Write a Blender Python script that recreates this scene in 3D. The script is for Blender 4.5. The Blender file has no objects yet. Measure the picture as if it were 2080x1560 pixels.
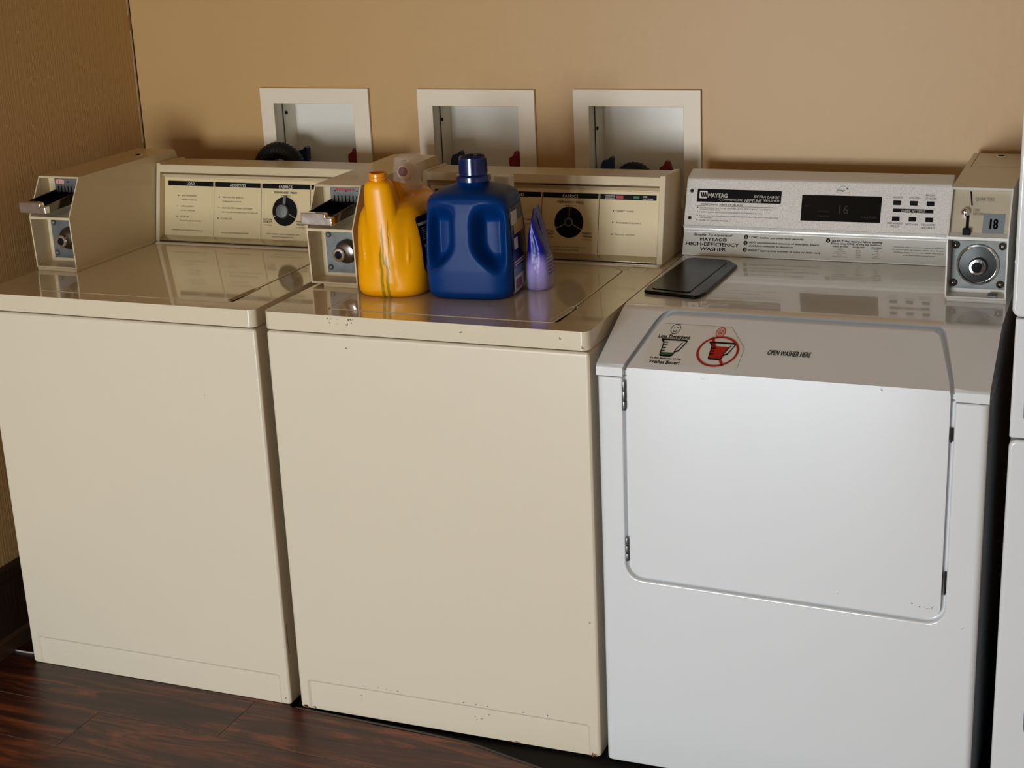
import bpy, bmesh, math, random
from mathutils import Vector, Matrix
PI = math.pi
sc = bpy.context.scene
COL = sc.collection
random.seed(7)

# ---------------- camera ----------------
F, PITCH, YAW, ROLL = 3160.5035, 0.3065534, -0.3917210, -0.0447479
cy_, sy_, cp_, sp_, cr_, sr_ = math.cos(YAW), math.sin(YAW), math.cos(PITCH), math.sin(PITCH), math.cos(ROLL), math.sin(ROLL)
fwd = Vector((sy_*cp_, cy_*cp_, -sp_)); rgt = Vector((cy_, -sy_, 0)); up = rgt.cross(fwd)
r2 = rgt*cr_ + up*sr_; u2 = up*cr_ - rgt*sr_
cam = bpy.data.cameras.new('camera'); co = bpy.data.objects.new('camera', cam); COL.objects.link(co)
cam.sensor_fit = 'HORIZONTAL'; cam.sensor_width = 36.0; cam.lens = 36.0*F/2080.0
cam.clip_start = 0.05; cam.clip_end = 60
M = Matrix((r2, u2, -fwd)).transposed().to_4x4(); M.translation = Vector((1.6054736, -2.6029768, 1.6710083))
co.matrix_world = M
sc.camera = co

# ---------------- world, light, exposure ----------------
w = bpy.data.worlds.new('world'); sc.world = w; w.use_nodes = True
w.node_tree.nodes['Background'].inputs[0].default_value = (0.75, 0.86, 1.0, 1)
w.node_tree.nodes['Background'].inputs[1].default_value = 0.35
def area(name, loc, rot, sx, sy, power, color, spread=PI):
    l = bpy.data.lights.new(name, 'AREA'); l.shape = 'RECTANGLE'; l.size = sx; l.size_y = sy
    l.energy = power; l.color = color; l.spread = spread
    o = bpy.data.objects.new(name, l); COL.objects.link(o); o.location = loc; o.rotation_euler = rot
    return o
# daylight through the glazed entrance behind the camera (low, from the sunlit ground outside)
area('daylight_entrance', (-0.1, -5.15, 0.62), (math.radians(91), 0, 0), 1.4, 1.2, 206, (0.865, 0.94, 1.0))
# ceiling light fitting, warm
area('ceiling_lamp_light', (0.2, -1.6, 2.42), (0, 0, 0), 0.9, 0.5, 4, (1.0, 0.80, 0.55))
sc.view_settings.view_transform = 'Standard'; sc.view_settings.look = 'None'
sc.view_settings.gamma = 1; sc.view_settings.use_curve_mapping = False
sc.view_settings.exposure = 0.0

# ---------------- materials ----------------
def srgb(r, g, b):
    f = lambda c: (c/255/12.92 if c/255 <= 0.04045 else ((c/255+0.055)/1.055)**2.4)
    return (f(r), f(g), f(b), 1)
def nodes(name):
    m = bpy.data.materials.new(name); m.use_nodes = True
    nt = m.node_tree; return m, nt, nt.nodes['Principled BSDF']
def mat(name, col, rough=0.5, metal=0.0, coat=0.0, noise=0.0, nscale=8.0, bump=0.0, bscale=40.0, spec=0.5, trans=0.0, croug=0.05, sss=0.0, stretch=(1, 1, 1)):
    m, nt, b = nodes(name)
    b.inputs['Roughness'].default_value = rough; b.inputs['Metallic'].default_value = metal
    b.inputs['Specular IOR Level'].default_value = spec
    b.inputs['Coat Weight'].default_value = coat; b.inputs['Coat Roughness'].default_value = croug
    b.inputs['Transmission Weight'].default_value = trans
    if sss: b.inputs['Subsurface Weight'].default_value = sss; b.inputs['Subsurface Scale'].default_value = 0.01
    tc = nt.nodes.new('ShaderNodeTexCoord'); mp = nt.nodes.new('ShaderNodeMapping')
    mp.inputs['Scale'].default_value = stretch
    nt.links.new(tc.outputs['Object'], mp.inputs['Vector'])
    n = nt.nodes.new('ShaderNodeTexNoise'); n.inputs['Scale'].default_value = nscale; n.inputs['Detail'].default_value = 4
    nt.links.new(mp.outputs[0], n.inputs['Vector'])
    mx = nt.nodes.new('ShaderNodeMix'); mx.data_type = 'RGBA'
    mx.inputs[6].default_value = [c*(1-noise) for c in col[:3]]+[1]; mx.inputs[7].default_value = [min(1, c*(1+noise)) for c in col[:3]]+[1]
    nt.links.new(n.outputs['Fac'], mx.inputs[0]); nt.links.new(mx.outputs[2], b.inputs['Base Color'])
    if bump:
        n2 = nt.nodes.new('ShaderNodeTexNoise'); n2.inputs['Scale'].default_value = bscale; n2.inputs['Detail'].default_value = 3
        nt.links.new(mp.outputs[0], n2.inputs['Vector'])
        bp = nt.nodes.new('ShaderNodeBump'); bp.inputs['Strength'].default_value = 1.0; bp.inputs['Distance'].default_value = bump
        nt.links.new(n2.outputs['Fac'], bp.inputs['Height']); nt.links.new(bp.outputs[0], b.inputs['Normal'])
    return m

CREAM = mat('cream_enamel', srgb(226, 214, 190), 0.32, coat=0.5, noise=0.015, nscale=3, bump=0.0006, bscale=5, croug=0.04)
CREAM_DECK = mat('cream_enamel_deck', srgb(224, 211, 184), 0.15, coat=1.0, noise=0.02, nscale=3, bump=0.0006, bscale=6, croug=0.05)
CREAM_BOX = mat('cream_box_paint', srgb(214, 196, 160), 0.38, coat=0.2, noise=0.03, nscale=6, bump=0.0002, bscale=14)
CREAM_IN = mat('cream_box_inside', srgb(168, 164, 142), 0.35, coat=0.2, noise=0.06, nscale=14)
PANEL = mat('printed_panel_cream', srgb(225, 205, 160), 0.35, noise=0.03, nscale=9)
WHITE = mat('white_enamel', srgb(230, 232, 233), 0.2, coat=0.8, noise=0.01, nscale=3, bump=0.0003, bscale=4, croug=0.02)
WHITE_BOX = mat('white_box_paint', srgb(220, 217, 208), 0.35, coat=0.3, noise=0.02)
WHITE_SIDE = mat('cabinet_side_dark', srgb(80, 80, 78), 0.5)
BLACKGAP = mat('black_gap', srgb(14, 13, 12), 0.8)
BLACK_INK = mat('black_ink', srgb(10, 9, 9), 0.6, spec=0.15)
GREY_INK = mat('grey_ink', srgb(62, 54, 42), 0.6, spec=0.2)
FAINT_INK = mat('faded_ink', srgb(120, 108, 96), 0.6)
WHITE_INK = mat('white_ink', srgb(225, 220, 208), 0.5)
RED_INK = mat('red_ink', srgb(176, 14, 22), 0.45)
PINK = mat('pink_ink', srgb(215, 160, 150), 0.5)
GREEN_INK = mat('green_ink', srgb(20, 96, 66), 0.45)
CHROME = mat('chrome', srgb(225, 225, 228), 0.08, 1.0, noise=0.06, nscale=30, bump=0.0009, bscale=34)
DARK_CHROME = mat('dark_chrome', srgb(110, 104, 98), 0.16, 1.0, noise=0.1, nscale=20)
GALV = mat('galvanised_plate', srgb(118, 120, 117), 0.55, 0.8, noise=0.3, nscale=50, bump=0.0006, bscale=50)
STEELW = mat('brushed_trim', srgb(205, 200, 190), 0.22, 1.0, noise=0.1, nscale=30, stretch=(0.2, 1, 1))
BOXPLATE = mat('cream_metal_plate', srgb(214, 203, 178), 0.38, 0.35, noise=0.1, nscale=25)
WALLW = mat('white_box_enamel', srgb(232, 218, 194), 0.45, noise=0.03, nscale=5)
WALLIN = mat('white_recess_enamel', srgb(236, 230, 216), 0.35, noise=0.02, nscale=5)
RUBBER = mat('black_rubber', srgb(12, 13, 16), 0.6, bump=0.0002)
BLUEH = mat('blue_handle', srgb(20, 44, 80), 0.45)
REDH = mat('red_handle', srgb(130, 14, 20), 0.45)
BRASS = mat('valve_metal', srgb(140, 134, 120), 0.3, 1.0, noise=0.2)
GLASSBLK = mat('display_window', srgb(5, 5, 4), 0.3, spec=0.12)
AMBER = mat('display_print', srgb(44, 36, 18), 0.5)
DGREY = mat('display_digit', srgb(30, 30, 26), 0.5)
DISP = mat('dispenser_lid_plastic', srgb(8, 7, 6), 0.22, spec=0.16, noise=0.05)
HINGE = mat('hinge_steel', srgb(130, 132, 132), 0.35, 0.8)
STICKER = mat('number_sticker', srgb(128, 136, 138), 0.4, noise=0.05)
CLEARST = mat('clear_sticker', srgb(228, 226, 220), 0.22, coat=0.4)
BLUEJ = mat('blue_plastic', srgb(0, 50, 112), 0.4, spec=0.16, noise=0.03, nscale=10, croug=0.2)
BLUECAP = mat('blue_cap_plastic', srgb(6, 32, 84), 0.2, coat=0.3)
BLUELAB = mat('jug_label_navy', srgb(14, 20, 64), 0.3)
LABWHITE = mat('label_white', srgb(205, 208, 214), 0.35)
LABCYAN = mat('label_pale_blue', srgb(120, 165, 195), 0.35)
LABBLACK = mat('label_black', srgb(10, 12, 24), 0.3)
LABGREEN = mat('label_green', srgb(14, 110, 34), 0.4)
LABGOLD = mat('label_gold', srgb(190, 160, 90), 0.4)
SPOUT = mat('spout_plastic', srgb(232, 214, 196), 0.35, sss=0.1)
PURPLE = mat('purple_button', srgb(130, 44, 92), 0.3)
PURPLE_B = mat('purple_bottle_plastic', srgb(84, 38, 110), 0.35)
WCAP = mat('white_cap_plastic', srgb(222, 216, 210), 0.4)
RUST = mat('rust', srgb(140, 74, 26), 0.8, noise=0.5, nscale=200)
CHIP = mat('exposed_metal_chip', srgb(70, 60, 48), 0.7)
STRIP = mat('pale_plastic_strip', srgb(170, 165, 160), 0.5)
CAULK = mat('torn_caulk', srgb(190, 165, 125), 0.7)

def wall_mat(name, col, grain=False):
    m, nt, b = nodes(name)
    b.inputs['Roughness'].default_value = 0.45 if not grain else 0.5
    tc = nt.nodes.new('ShaderNodeTexCoord')
    mp = nt.nodes.new('ShaderNodeMapping'); nt.links.new(tc.outputs['Object'], mp.inputs[0])
    n = nt.nodes.new('ShaderNodeTexNoise'); n.inputs['Scale'].default_value = 2.2; n.inputs['Detail'].default_value = 5
    nt.links.new(mp.outputs[0], n.inputs['Vector'])
    mx = nt.nodes.new('ShaderNodeMix'); mx.data_type = 'RGBA'
    mx.inputs[6].default_value = [c*0.95 for c in col[:3]]+[1]; mx.inputs[7].default_value = [c*1.05 for c in col[:3]]+[1]
    nt.links.new(n.outputs['Fac'], mx.inputs[0]); nt.links.new(mx.outputs[2], b.inputs['Base Color'])
    n2 = nt.nodes.new('ShaderNodeTexNoise'); bp = nt.nodes.new('ShaderNodeBump')
    if grain:
        mp2 = nt.nodes.new('ShaderNodeMapping'); mp2.inputs['Scale'].default_value = (1, 90, 2.2)
        nt.links.new(tc.outputs['Object'], mp2.inputs[0])
        n2.inputs['Scale'].default_value = 3.0; n2.inputs['Detail'].default_value = 5; nt.links.new(mp2.outputs[0], n2.inputs['Vector'])
        bp.inputs['Distance'].default_value = 0.0010
    else:
        n2.inputs['Scale'].default_value = 45; nt.links.new(mp.outputs[0], n2.inputs['Vector']); bp.inputs['Distance'].default_value = 0.0004
    nt.links.new(n2.outputs['Fac'], bp.inputs['Height']); nt.links.new(bp.outputs[0], b.inputs['Normal'])
    return m
WALL = wall_mat('tan_wall_paint', srgb(194, 155, 98))
WALLG = wall_mat('tan_paint_over_grain', srgb(198, 162, 110), True)
DARKPANEL = wall_mat('dark_brown_panelling', srgb(52, 36, 22), True)
CEIL = mat('ceiling_paint', srgb(118, 98, 74), 0.8, noise=0.03)
REARW = mat('rear_wall_paint', srgb(120, 98, 70), 0.7, noise=0.03)
SUBF = mat('dark_underlay', srgb(16, 13, 11), 0.9, noise=0.3, nscale=40)

def wood_floor():
    m, nt, b = nodes('red_brown_wood_planks')
    L = nt.links.new
    tc = nt.nodes.new('ShaderNodeTexCoord'); geo = nt.nodes.new('ShaderNodeNewGeometry')
    mp = nt.nodes.new('ShaderNodeMapping'); mp.inputs['Scale'].default_value = (1.3, 9, 1)
    add = nt.nodes.new('ShaderNodeVectorMath'); add.operation = 'ADD'
    sc_ = nt.nodes.new('ShaderNodeVectorMath'); sc_.operation = 'SCALE'; sc_.inputs[0].default_value = (7, 3, 5)
    L(geo.outputs['Random Per Island'], sc_.inputs['Scale'])
    L(tc.outputs['Object'], mp.inputs[0]); L(mp.outputs[0], add.inputs[0]); L(sc_.outputs[0], add.inputs[1])
    n = nt.nodes.new('ShaderNodeTexNoise'); n.inputs['Scale'].default_value = 2.6; n.inputs['Detail'].default_value = 9; n.inputs['Roughness'].default_value = 0.62; n.inputs['Distortion'].default_value = 1.2
    L(add.outputs[0], n.inputs['Vector'])
    cr = nt.nodes.new('ShaderNodeValToRGB'); e = cr.color_ramp.elements
    e[0].position = 0.3; e[0].color = srgb(34, 16, 10); e[1].position = 0.72; e[1].color = srgb(150, 78, 42)
    k = cr.color_ramp.elements.new(0.5); k.color = srgb(72, 33, 20)
    L(n.outputs['Fac'], cr.inputs[0])
    hsv = nt.nodes.new('ShaderNodeHueSaturation')
    mr = nt.nodes.new('ShaderNodeMapRange'); mr.inputs[3].default_value = 0.75; mr.inputs[4].default_value = 1.25
    L(geo.outputs['Random Per Island'], mr.inputs[0]); L(mr.outputs[0], hsv.inputs['Value']); L(cr.outputs[0], hsv.inputs['Color'])
    L(hsv.outputs[0], b.inputs['Base Color'])
    b.inputs['Roughness'].default_value = 0.38
    bp = nt.nodes.new('ShaderNodeBump'); bp.inputs['Distance'].default_value = 0.0006; L(n.outputs['Fac'], bp.inputs['Height']); L(bp.outputs[0], b.inputs['Normal'])
    return m
WOOD = wood_floor()
SEAM = mat('worn_plank_edge', srgb(140, 112, 96), 0.5)

def flecked():
    m, nt, b = nodes('speckled_silver_panel'); L = nt.links.new
    tc = nt.nodes.new('ShaderNodeTexCoord'); n = nt.nodes.new('ShaderNodeTexNoise'); n.inputs['Scale'].default_value = 650; n.inputs['Detail'].default_value = 2
    L(tc.outputs['Object'], n.inputs['Vector'])
    cr = nt.nodes.new('ShaderNodeValToRGB'); e = cr.color_ramp.elements
    e[0].position = 0.34; e[0].color = srgb(200, 197, 194); e[1].position = 0.62; e[1].color = srgb(238, 234, 228)
    L(n.outputs['Fac'], cr.inputs[0]); L(cr.outputs[0], b.inputs['Base Color'])
    b.inputs['Roughness'].default_value = 0.4; b.inputs['Metallic'].default_value = 0.15
    return m
FLECK = flecked()
STRIPW = mat('white_instruction_strip', srgb(214, 214, 206), 0.4, noise=0.02)

def jug_yellow():
    m, nt, b = nodes('yellow_orange_plastic'); L = nt.links.new
    tc = nt.nodes.new('ShaderNodeTexCoord'); sep = nt.nodes.new('ShaderNodeSeparateXYZ'); L(tc.outputs['Object'], sep.inputs[0])
    def math_(op, a, b_=None, c=None):
        q = nt.nodes.new('ShaderNodeMath'); q.operation = op
        for i, v in enumerate((a, b_, c)):
            if v is None: continue
            if isinstance(v, (int, float)): q.inputs[i].default_value = v
            else: L(v, q.inputs[i])
        return q.outputs[0]
    mp = nt.nodes.new('ShaderNodeMapping'); mp.inputs['Scale'].default_value = (110, 20, 16); L(tc.outputs['Object'], mp.inputs[0])
    n = nt.nodes.new('ShaderNodeTexNoise'); n.inputs['Scale'].default_value = 1.0; n.inputs['Detail'].default_value = 3; L(mp.outputs[0], n.inputs['Vector'])
    # dried green liquid: wavering runs down the front below the open neck
    cz = nt.nodes.new('ShaderNodeCombineXYZ'); L(math_('MULTIPLY', sep.outputs[2], 26.0), cz.inputs[2])
    nw = nt.nodes.new('ShaderNodeTexNoise'); nw.inputs['Scale'].default_value = 1.0; nw.inputs['Detail'].default_value = 2; L(cz.outputs[0], nw.inputs['Vector'])
    xw = math_('ADD', sep.outputs[0], math_('MULTIPLY', math_('SUBTRACT', nw.outputs['Fac'], 0.5), 0.012))
    thick = math_('MULTIPLY', n.outputs['Fac'], 0.0075)
    def run(c, z0, z1, k):
        a_ = math_('LESS_THAN', math_('ABSOLUTE', math_('SUBTRACT', xw, c)), math_('MULTIPLY', math_('MULTIPLY', thick, k), math_('MINIMUM', 1.0, math_('MULTIPLY', math_('SUBTRACT', z1, sep.outputs[2]), 45.0))))
        return math_('MULTIPLY', a_, math_('MULTIPLY', math_('GREATER_THAN', sep.outputs[2], z0), math_('LESS_THAN', sep.outputs[2], z1)))
    f = math_('MAXIMUM', math_('MAXIMUM', run(0.009, -1, 0.112, 0.75), run(0.021, -1, 0.095, 0.7)), math_('MAXIMUM', run(0.015, 0.07, 0.155, 0.55), run(0.0265, 0.06, 0.165, 0.22)))
    f = math_('MULTIPLY', f, math_('LESS_THAN', sep.outputs[1], -0.06))
    mx = nt.nodes.new('ShaderNodeMix'); mx.data_type = 'RGBA'; L(math_('MULTIPLY', f, 0.75), mx.inputs[0])
    mx.inputs[6].default_value = srgb(248, 170, 2); mx.inputs[7].default_value = srgb(112, 116, 20)
    L(mx.outputs[2], b.inputs['Base Color']); b.inputs['Roughness'].default_value = 0.3; b.inputs['Specular IOR Level'].default_value = 0.28
    b.inputs['Subsurface Weight'].default_value = 0.06; b.inputs['Subsurface Scale'].default_value = 0.01
    return m
YEL = jug_yellow()
def pouch_mat():
    m, nt, b = nodes('blue_to_lavender_film'); L = nt.links.new
    tc = nt.nodes.new('ShaderNodeTexCoord'); sep = nt.nodes.new('ShaderNodeSeparateXYZ'); L(tc.outputs['Object'], sep.inputs[0])
    n = nt.nodes.new('ShaderNodeTexNoise'); n.inputs['Scale'].default_value = 30; L(tc.outputs['Object'], n.inputs['Vector'])
    ad = nt.nodes.new('ShaderNodeMath'); ad.operation = 'MULTIPLY_ADD'; L(n.outputs['Fac'], ad.inputs[0]); ad.inputs[1].default_value = 0.03; L(sep.outputs[2], ad.inputs[2])
    mr = nt.nodes.new('ShaderNodeMapRange'); L(ad.outputs[0], mr.inputs[0]); mr.inputs[1].default_value = 0.0; mr.inputs[2].default_value = 0.17
    cr = nt.nodes.new('ShaderNodeValToRGB'); e = cr.color_ramp.elements
    e[0].position = 0.22; e[0].color = srgb(164, 152, 206); e[1].position = 0.56; e[1].color = srgb(10, 18, 140)
    k = cr.color_ramp.elements.new(0.40); k.color = srgb(150, 136, 200)
    L(mr.outputs[0], cr.inputs[0]); L(cr.outputs[0], b.inputs['Base Color']); b.inputs['Roughness'].default_value = 0.3; b.inputs['Specular IOR Level'].default_value = 0.3
    n2 = nt.nodes.new('ShaderNodeTexNoise'); n2.inputs['Scale'].default_value = 45; L(tc.outputs['Object'], n2.inputs['Vector'])
    bp = nt.nodes.new('ShaderNodeBump'); bp.inputs['Distance'].default_value = 0.002; L(n2.outputs['Fac'], bp.inputs['Height']); L(bp.outputs[0], b.inputs['Normal'])
    return m
POUCH = pouch_mat()
def clear_plastic():
    m, nt, b = nodes('clear_cap_plastic'); L = nt.links.new
    b.inputs['Roughness'].default_value = 0.12; b.inputs['Base Color'].default_value = (0.95, 0.9, 0.85, 1)
    tr = nt.nodes.new('ShaderNodeBsdfTransparent'); tr.inputs[0].default_value = (0.97, 0.95, 0.92, 1)
    mx = nt.nodes.new('ShaderNodeMixShader'); mx.inputs[0].default_value = 0.22
    L(tr.outputs[0], mx.inputs[1]); L(b.outputs[0], mx.inputs[2]); L(mx.outputs[0], nt.nodes['Material Output'].inputs[0])
    return m
CLEAR = clear_plastic()

# ---------------- mesh helpers ----------------
ORG = Vector((0, 0, 0))
def setorg(v):
    global ORG; ORG = Vector(v)
def link(name, bm, m, parent=None, smooth=None, bevel=0, seg=3, ang=35):
    me = bpy.data.meshes.new(name)
    if parent is not None:
        for v in bm.verts: v.co -= ORG
    bmesh.ops.recalc_face_normals(bm, faces=bm.faces)
    bm.to_mesh(me); bm.free()
    for mm in (m if isinstance(m, (list, tuple)) else [m]): me.materials.append(mm)
    o = bpy.data.objects.new(name, me); COL.objects.link(o)
    if parent is not None: o.parent = parent
    if bevel:
        b = o.modifiers.new('bevel', 'BEVEL'); b.width = bevel; b.segments = seg; b.limit_method = 'ANGLE'; b.angle_limit = math.radians(ang); b.harden_normals = False
        b.use_clamp_overlap = True
    if bevel or smooth:
        me.polygons.foreach_set('use_smooth', [True]*len(me.polygons))
        if bevel:
            wn = o.modifiers.new('normals', 'WEIGHTED_NORMAL'); wn.keep_sharp = True
        elif smooth is not True:
            me.set_sharp_from_angle(angle=math.radians(smooth))
    return o
def sub(name, bm, m, part, root_loc=None, **k):
    """a sub-part: child of a part that sits at its thing's origin"""
    return link(name, bm, m, part, **k)
def new(): return bmesh.new()
def box(bm, x0, x1, y0, y1, z0, z1, mi=0, rot=None):
    r = bmesh.ops.create_cube(bm, size=1)
    for v in r['verts']:
        v.co = Vector(((x0+x1)/2+v.co.x*(x1-x0), (y0+y1)/2+v.co.y*(y1-y0), (z0+z1)/2+v.co.z*(z1-z0)))
    for f in {f for v in r['verts'] for f in v.link_faces}: f.material_index = mi
    return r['verts']
def prism(bm, prof, a0, a1, axis='x', mi=0):
    """prof: list of 2D points; axis x: (y,z); axis y: (x,z); axis z: (x,y)"""
    def P(p, a):
        return {'x': (a, p[0], p[1]), 'y': (p[0], a, p[1]), 'z': (p[0], p[1], a)}[axis]
    A = [bm.verts.new(P(p, a0)) for p in prof]; B = [bm.verts.new(P(p, a1)) for p in prof]
    n = len(prof); fs = [bm.faces.new(A), bm.faces.new(B[::-1])]
    for i in range(n): fs.append(bm.faces.new((A[i], B[i], B[(i+1) % n], A[(i+1) % n])))
    for f in fs: f.material_index = mi
    return A+B
def rounded(pts, rad, n=6):
    """round the corners of a polygon; rad: number or list"""
    out = []; N = len(pts)
    for i, p in enumerate(pts):
        r = rad[i] if isinstance(rad, (list, tuple)) else rad
        p = Vector(p); a = Vector(pts[i-1]); b = Vector(pts[(i+1) % N])
        if r <= 0: out.append((p.x, p.y)); continue
        u = (a-p).normalized(); v = (b-p).normalized()
        half = math.acos(max(-1, min(1, u.dot(v))))/2
        t = min(r/math.tan(half), (a-p).length*0.49, (b-p).length*0.49); rr = t*math.tan(half)
        c = p+(u+v).normalized()*(rr/math.sin(half))
        s = p+u*t; e = p+v*t
        a0 = math.atan2(s.y-c.y, s.x-c.x); a1 = math.atan2(e.y-c.y, e.x-c.x)
        d = (a1-a0+PI) % (2*PI)-PI
        for k in range(n+1):
            q = a0+d*k/n; out.append((c.x+rr*math.cos(q), c.y+rr*math.sin(q)))
    return out
def rrect(x0, x1, y0, y1, r, n=6): return rounded([(x0, y0), (x1, y0), (x1, y1), (x0, y1)], r, n)
def lathe(bm, prof, c, axis='z', n=40, mi=0, a0=0.0, M4=None):
    """prof: list of (r, h)"""
    rings = []
    for r, h in prof:
        ring = []
        for i in range(n):
            t = a0+2*PI*i/n; x, y = r*math.cos(t), r*math.sin(t)
            v = {'z': Vector((x, y, h)), 'y': Vector((x, h, y)), 'x': Vector((h, x, y))}[axis]
            if M4 is not None: v = M4 @ v
            ring.append(bm.verts.new(v+Vector(c)))
        rings.append(ring)
    for a, b in zip(rings, rings[1:]):
        for i in range(n):
            f = bm.faces.new((a[i], a[(i+1) % n], b[(i+1) % n], b[i])); f.material_index = mi
    for ring in (rings[0], rings[-1]):
        try: f = bm.faces.new(ring); f.material_index = mi
        except Exception: pass
def tube(bm, pts, r, n=12, mi=0, ribs=0):
    pts = [Vector(p) for p in pts]; rings = []
    for i, p in enumerate(pts):
        d = (pts[min(i+1, len(pts)-1)]-pts[max(i-1, 0)]).normalized()
        s = d.cross(Vector((0, 1, 0.01))).normalized(); t = d.cross(s).normalized()
        rr = (r if not callable(r) else r(i/(len(pts)-1)))*(1+ribs*(1 if i % 4 < 2 else -1))
        rings.append([bm.verts.new(p+(s*math.cos(2*PI*k/n)+t*math.sin(2*PI*k/n))*rr) for k in range(n)])
    for a, b in zip(rings, rings[1:]):
        for k in range(n):
            f = bm.faces.new((a[k], a[(k+1) % n], b[(k+1) % n], b[k])); f.material_index = mi
    for ring in (rings[0], rings[-1]):
        f = bm.faces.new(ring); f.material_index = mi
def bake(o):
    """apply all modifiers"""
    dg = bpy.context.evaluated_depsgraph_get(); dg.update()
    me = bpy.data.meshes.new_from_object(o.evaluated_get(dg)); old = o.data
    o.modifiers.clear(); o.data = me
    return o
def boolean(o, bms, op='DIFFERENCE'):
    """cut o with each bmesh (given in the same coordinates as the bmesh o was made from)"""
    tmp = []
    for bm in bms:
        bmesh.ops.recalc_face_normals(bm, faces=bm.faces)
        me = bpy.data.meshes.new('tmp')
        if o.parent is not None:
            for v in bm.verts: v.co -= ORG
        bm.to_mesh(me); bm.free()
        me.materials.append(o.data.materials[0])
        c = bpy.data.objects.new('tmp', me); COL.objects.link(c); tmp.append(c)
        if o.parent is not None: c.parent = o.parent
        md = o.modifiers.new('b', 'BOOLEAN'); md.operation = op; md.object = c; md.solver = 'EXACT'
    bpy.context.view_layer.update()
    bake(o)
    for c in tmp:
        m_ = c.data; bpy.data.objects.remove(c); bpy.data.meshes.remove(m_)
    return o
def finish(o, bevel=0.003, seg=3, ang=35):
    b = o.modifiers.new('bevel', 'BEVEL'); b.width = bevel; b.segments = seg; b.limit_method = 'ANGLE'; b.angle_limit = math.radians(ang); b.use_clamp_overlap = True
    o.data.polygons.foreach_set('use_smooth', [True]*len(o.data.polygons))
    wn = o.modifiers.new('normals', 'WEIGHTED_NORMAL'); wn.keep_sharp = True
    return o
_tc = {}
def text_geo(s, shear=0.0, bold=0.0):
    key = (s, shear, bold)
    if key not in _tc:
        cu = bpy.data.curves.new('t', 'FONT'); cu.body = s; cu.resolution_u = 2; cu.shear = shear; cu.offset = bold
        o = bpy.data.objects.new('t', cu); COL.objects.link(o)
        dg = bpy.context.evaluated_depsgraph_get(); dg.update()
        me = bpy.data.meshes.new_from_object(o.evaluated_get(dg))
        vs = [(v.co.x, v.co.y) for v in me.vertices]; fs = [tuple(p.vertices) for p in me.polygons]
        bpy.data.objects.remove(o); bpy.data.curves.remove(cu); bpy.data.meshes.remove(me)
        _tc[key] = (vs, fs)
    return _tc[key]
def text(bm, s, P, x0, x1, zc, h, mi=0, shear=0.0, bold=0.0, caps=True):
    """letters between x0 and x1, cap height h centred on zc, mapped to space by P(x, z)"""
    vs, fs = text_geo(s, shear, 0.0)
    if bold:                                       # heavier strokes: the same letters again, a hair to the side
        d = h*(0.05 if bold < 0.015 else 0.10)
        text(bm, s, P, x0-d*0.5, x1-d*0.5, zc, h, mi, shear, 0.0); text(bm, s, P, x0+d*0.5, x1+d*0.5, zc, h, mi, shear, 0.0)
        if bold >= 0.015: text(bm, s, P, x0, x1, zc+h*0.03, h, mi, shear, 0.0); text(bm, s, P, x0, x1, zc-h*0.03, h, mi, shear, 0.0)
        return
    xs = [v[0] for v in vs]; a, b = min(xs), max(xs)
    base, cap = 0.0, 0.72
    k = (x1-x0)/(b-a)
    V = [bm.verts.new(P(x0+(x-a)*k, zc+((y-base)/cap-0.5)*h)) for x, y in vs]
    for f in fs:
        try: q = bm.faces.new([V[i] for i in f]); q.material_index = mi
        except ValueError: pass
def quad(bm, P, x0, x1, z0, z1, mi=0):
    f = bm.faces.new([bm.verts.new(P(x, z)) for x, z in ((x0, z0), (x1, z0), (x1, z1), (x0, z1))]); f.material_index = mi
def poly(bm, P, pts, mi=0):
    f = bm.faces.new([bm.verts.new(P(x, z)) for x, z in pts]); f.material_index = mi
def disc(bm, P, x, z, r, n=40, mi=0, rx=None):
    poly(bm, P, [(x+(rx or r)*math.cos(2*PI*i/n), z+r*math.sin(2*PI*i/n)) for i in range(n)], mi)
def line(bm, P, pts, w, mi=0, closed=False):
    n = len(pts); rng = range(n if closed else n-1)
    for i in rng:
        a = Vector(pts[i]); b = Vector(pts[(i+1) % n]); d = (b-a)
        if d.length < 1e-7: continue
        d.normalize(); s = Vector((-d.y, d.x))*w/2; e = d*w/2*0.9
        poly(bm, P, [tuple(a-s-e), tuple(b-s+e), tuple(b+s+e), tuple(a+s-e)], mi)
def ringp(bm, P, x, z, r0, r1, n=40, mi=0, kx=1.0, a0=0, a1=2*PI):
    full = abs(a1-a0-2*PI) < 1e-6
    A = []
    for i in range(n+1):
        t = a0+(a1-a0)*i/n
        A.append((P(x+r0*kx*math.cos(t), z+r0*math.sin(t)), P(x+r1*kx*math.cos(t), z+r1*math.sin(t))))
    for p, q in zip(A, A[1:]):
        f = bm.faces.new([bm.verts.new(c) for c in (p[0], p[1], q[1], q[0])]); f.material_index = mi
def thing(name, label, cat, loc, group=None):
    o = bpy.data.objects.new(name, None); o.empty_display_size = 0.05; COL.objects.link(o); o.location = loc
    o['label'] = label; o['category'] = cat
    if group: o['group'] = group
    setorg(loc); return o
def struct(name, bm, m, **k):
    o = link(name, bm, m, **k); o['kind'] = 'structure'; return o
def lab(o, s): o['label'] = s; return o

H = 0.8925; RIM = 0.038
YW = 0.797; XL = -0.803

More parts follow.
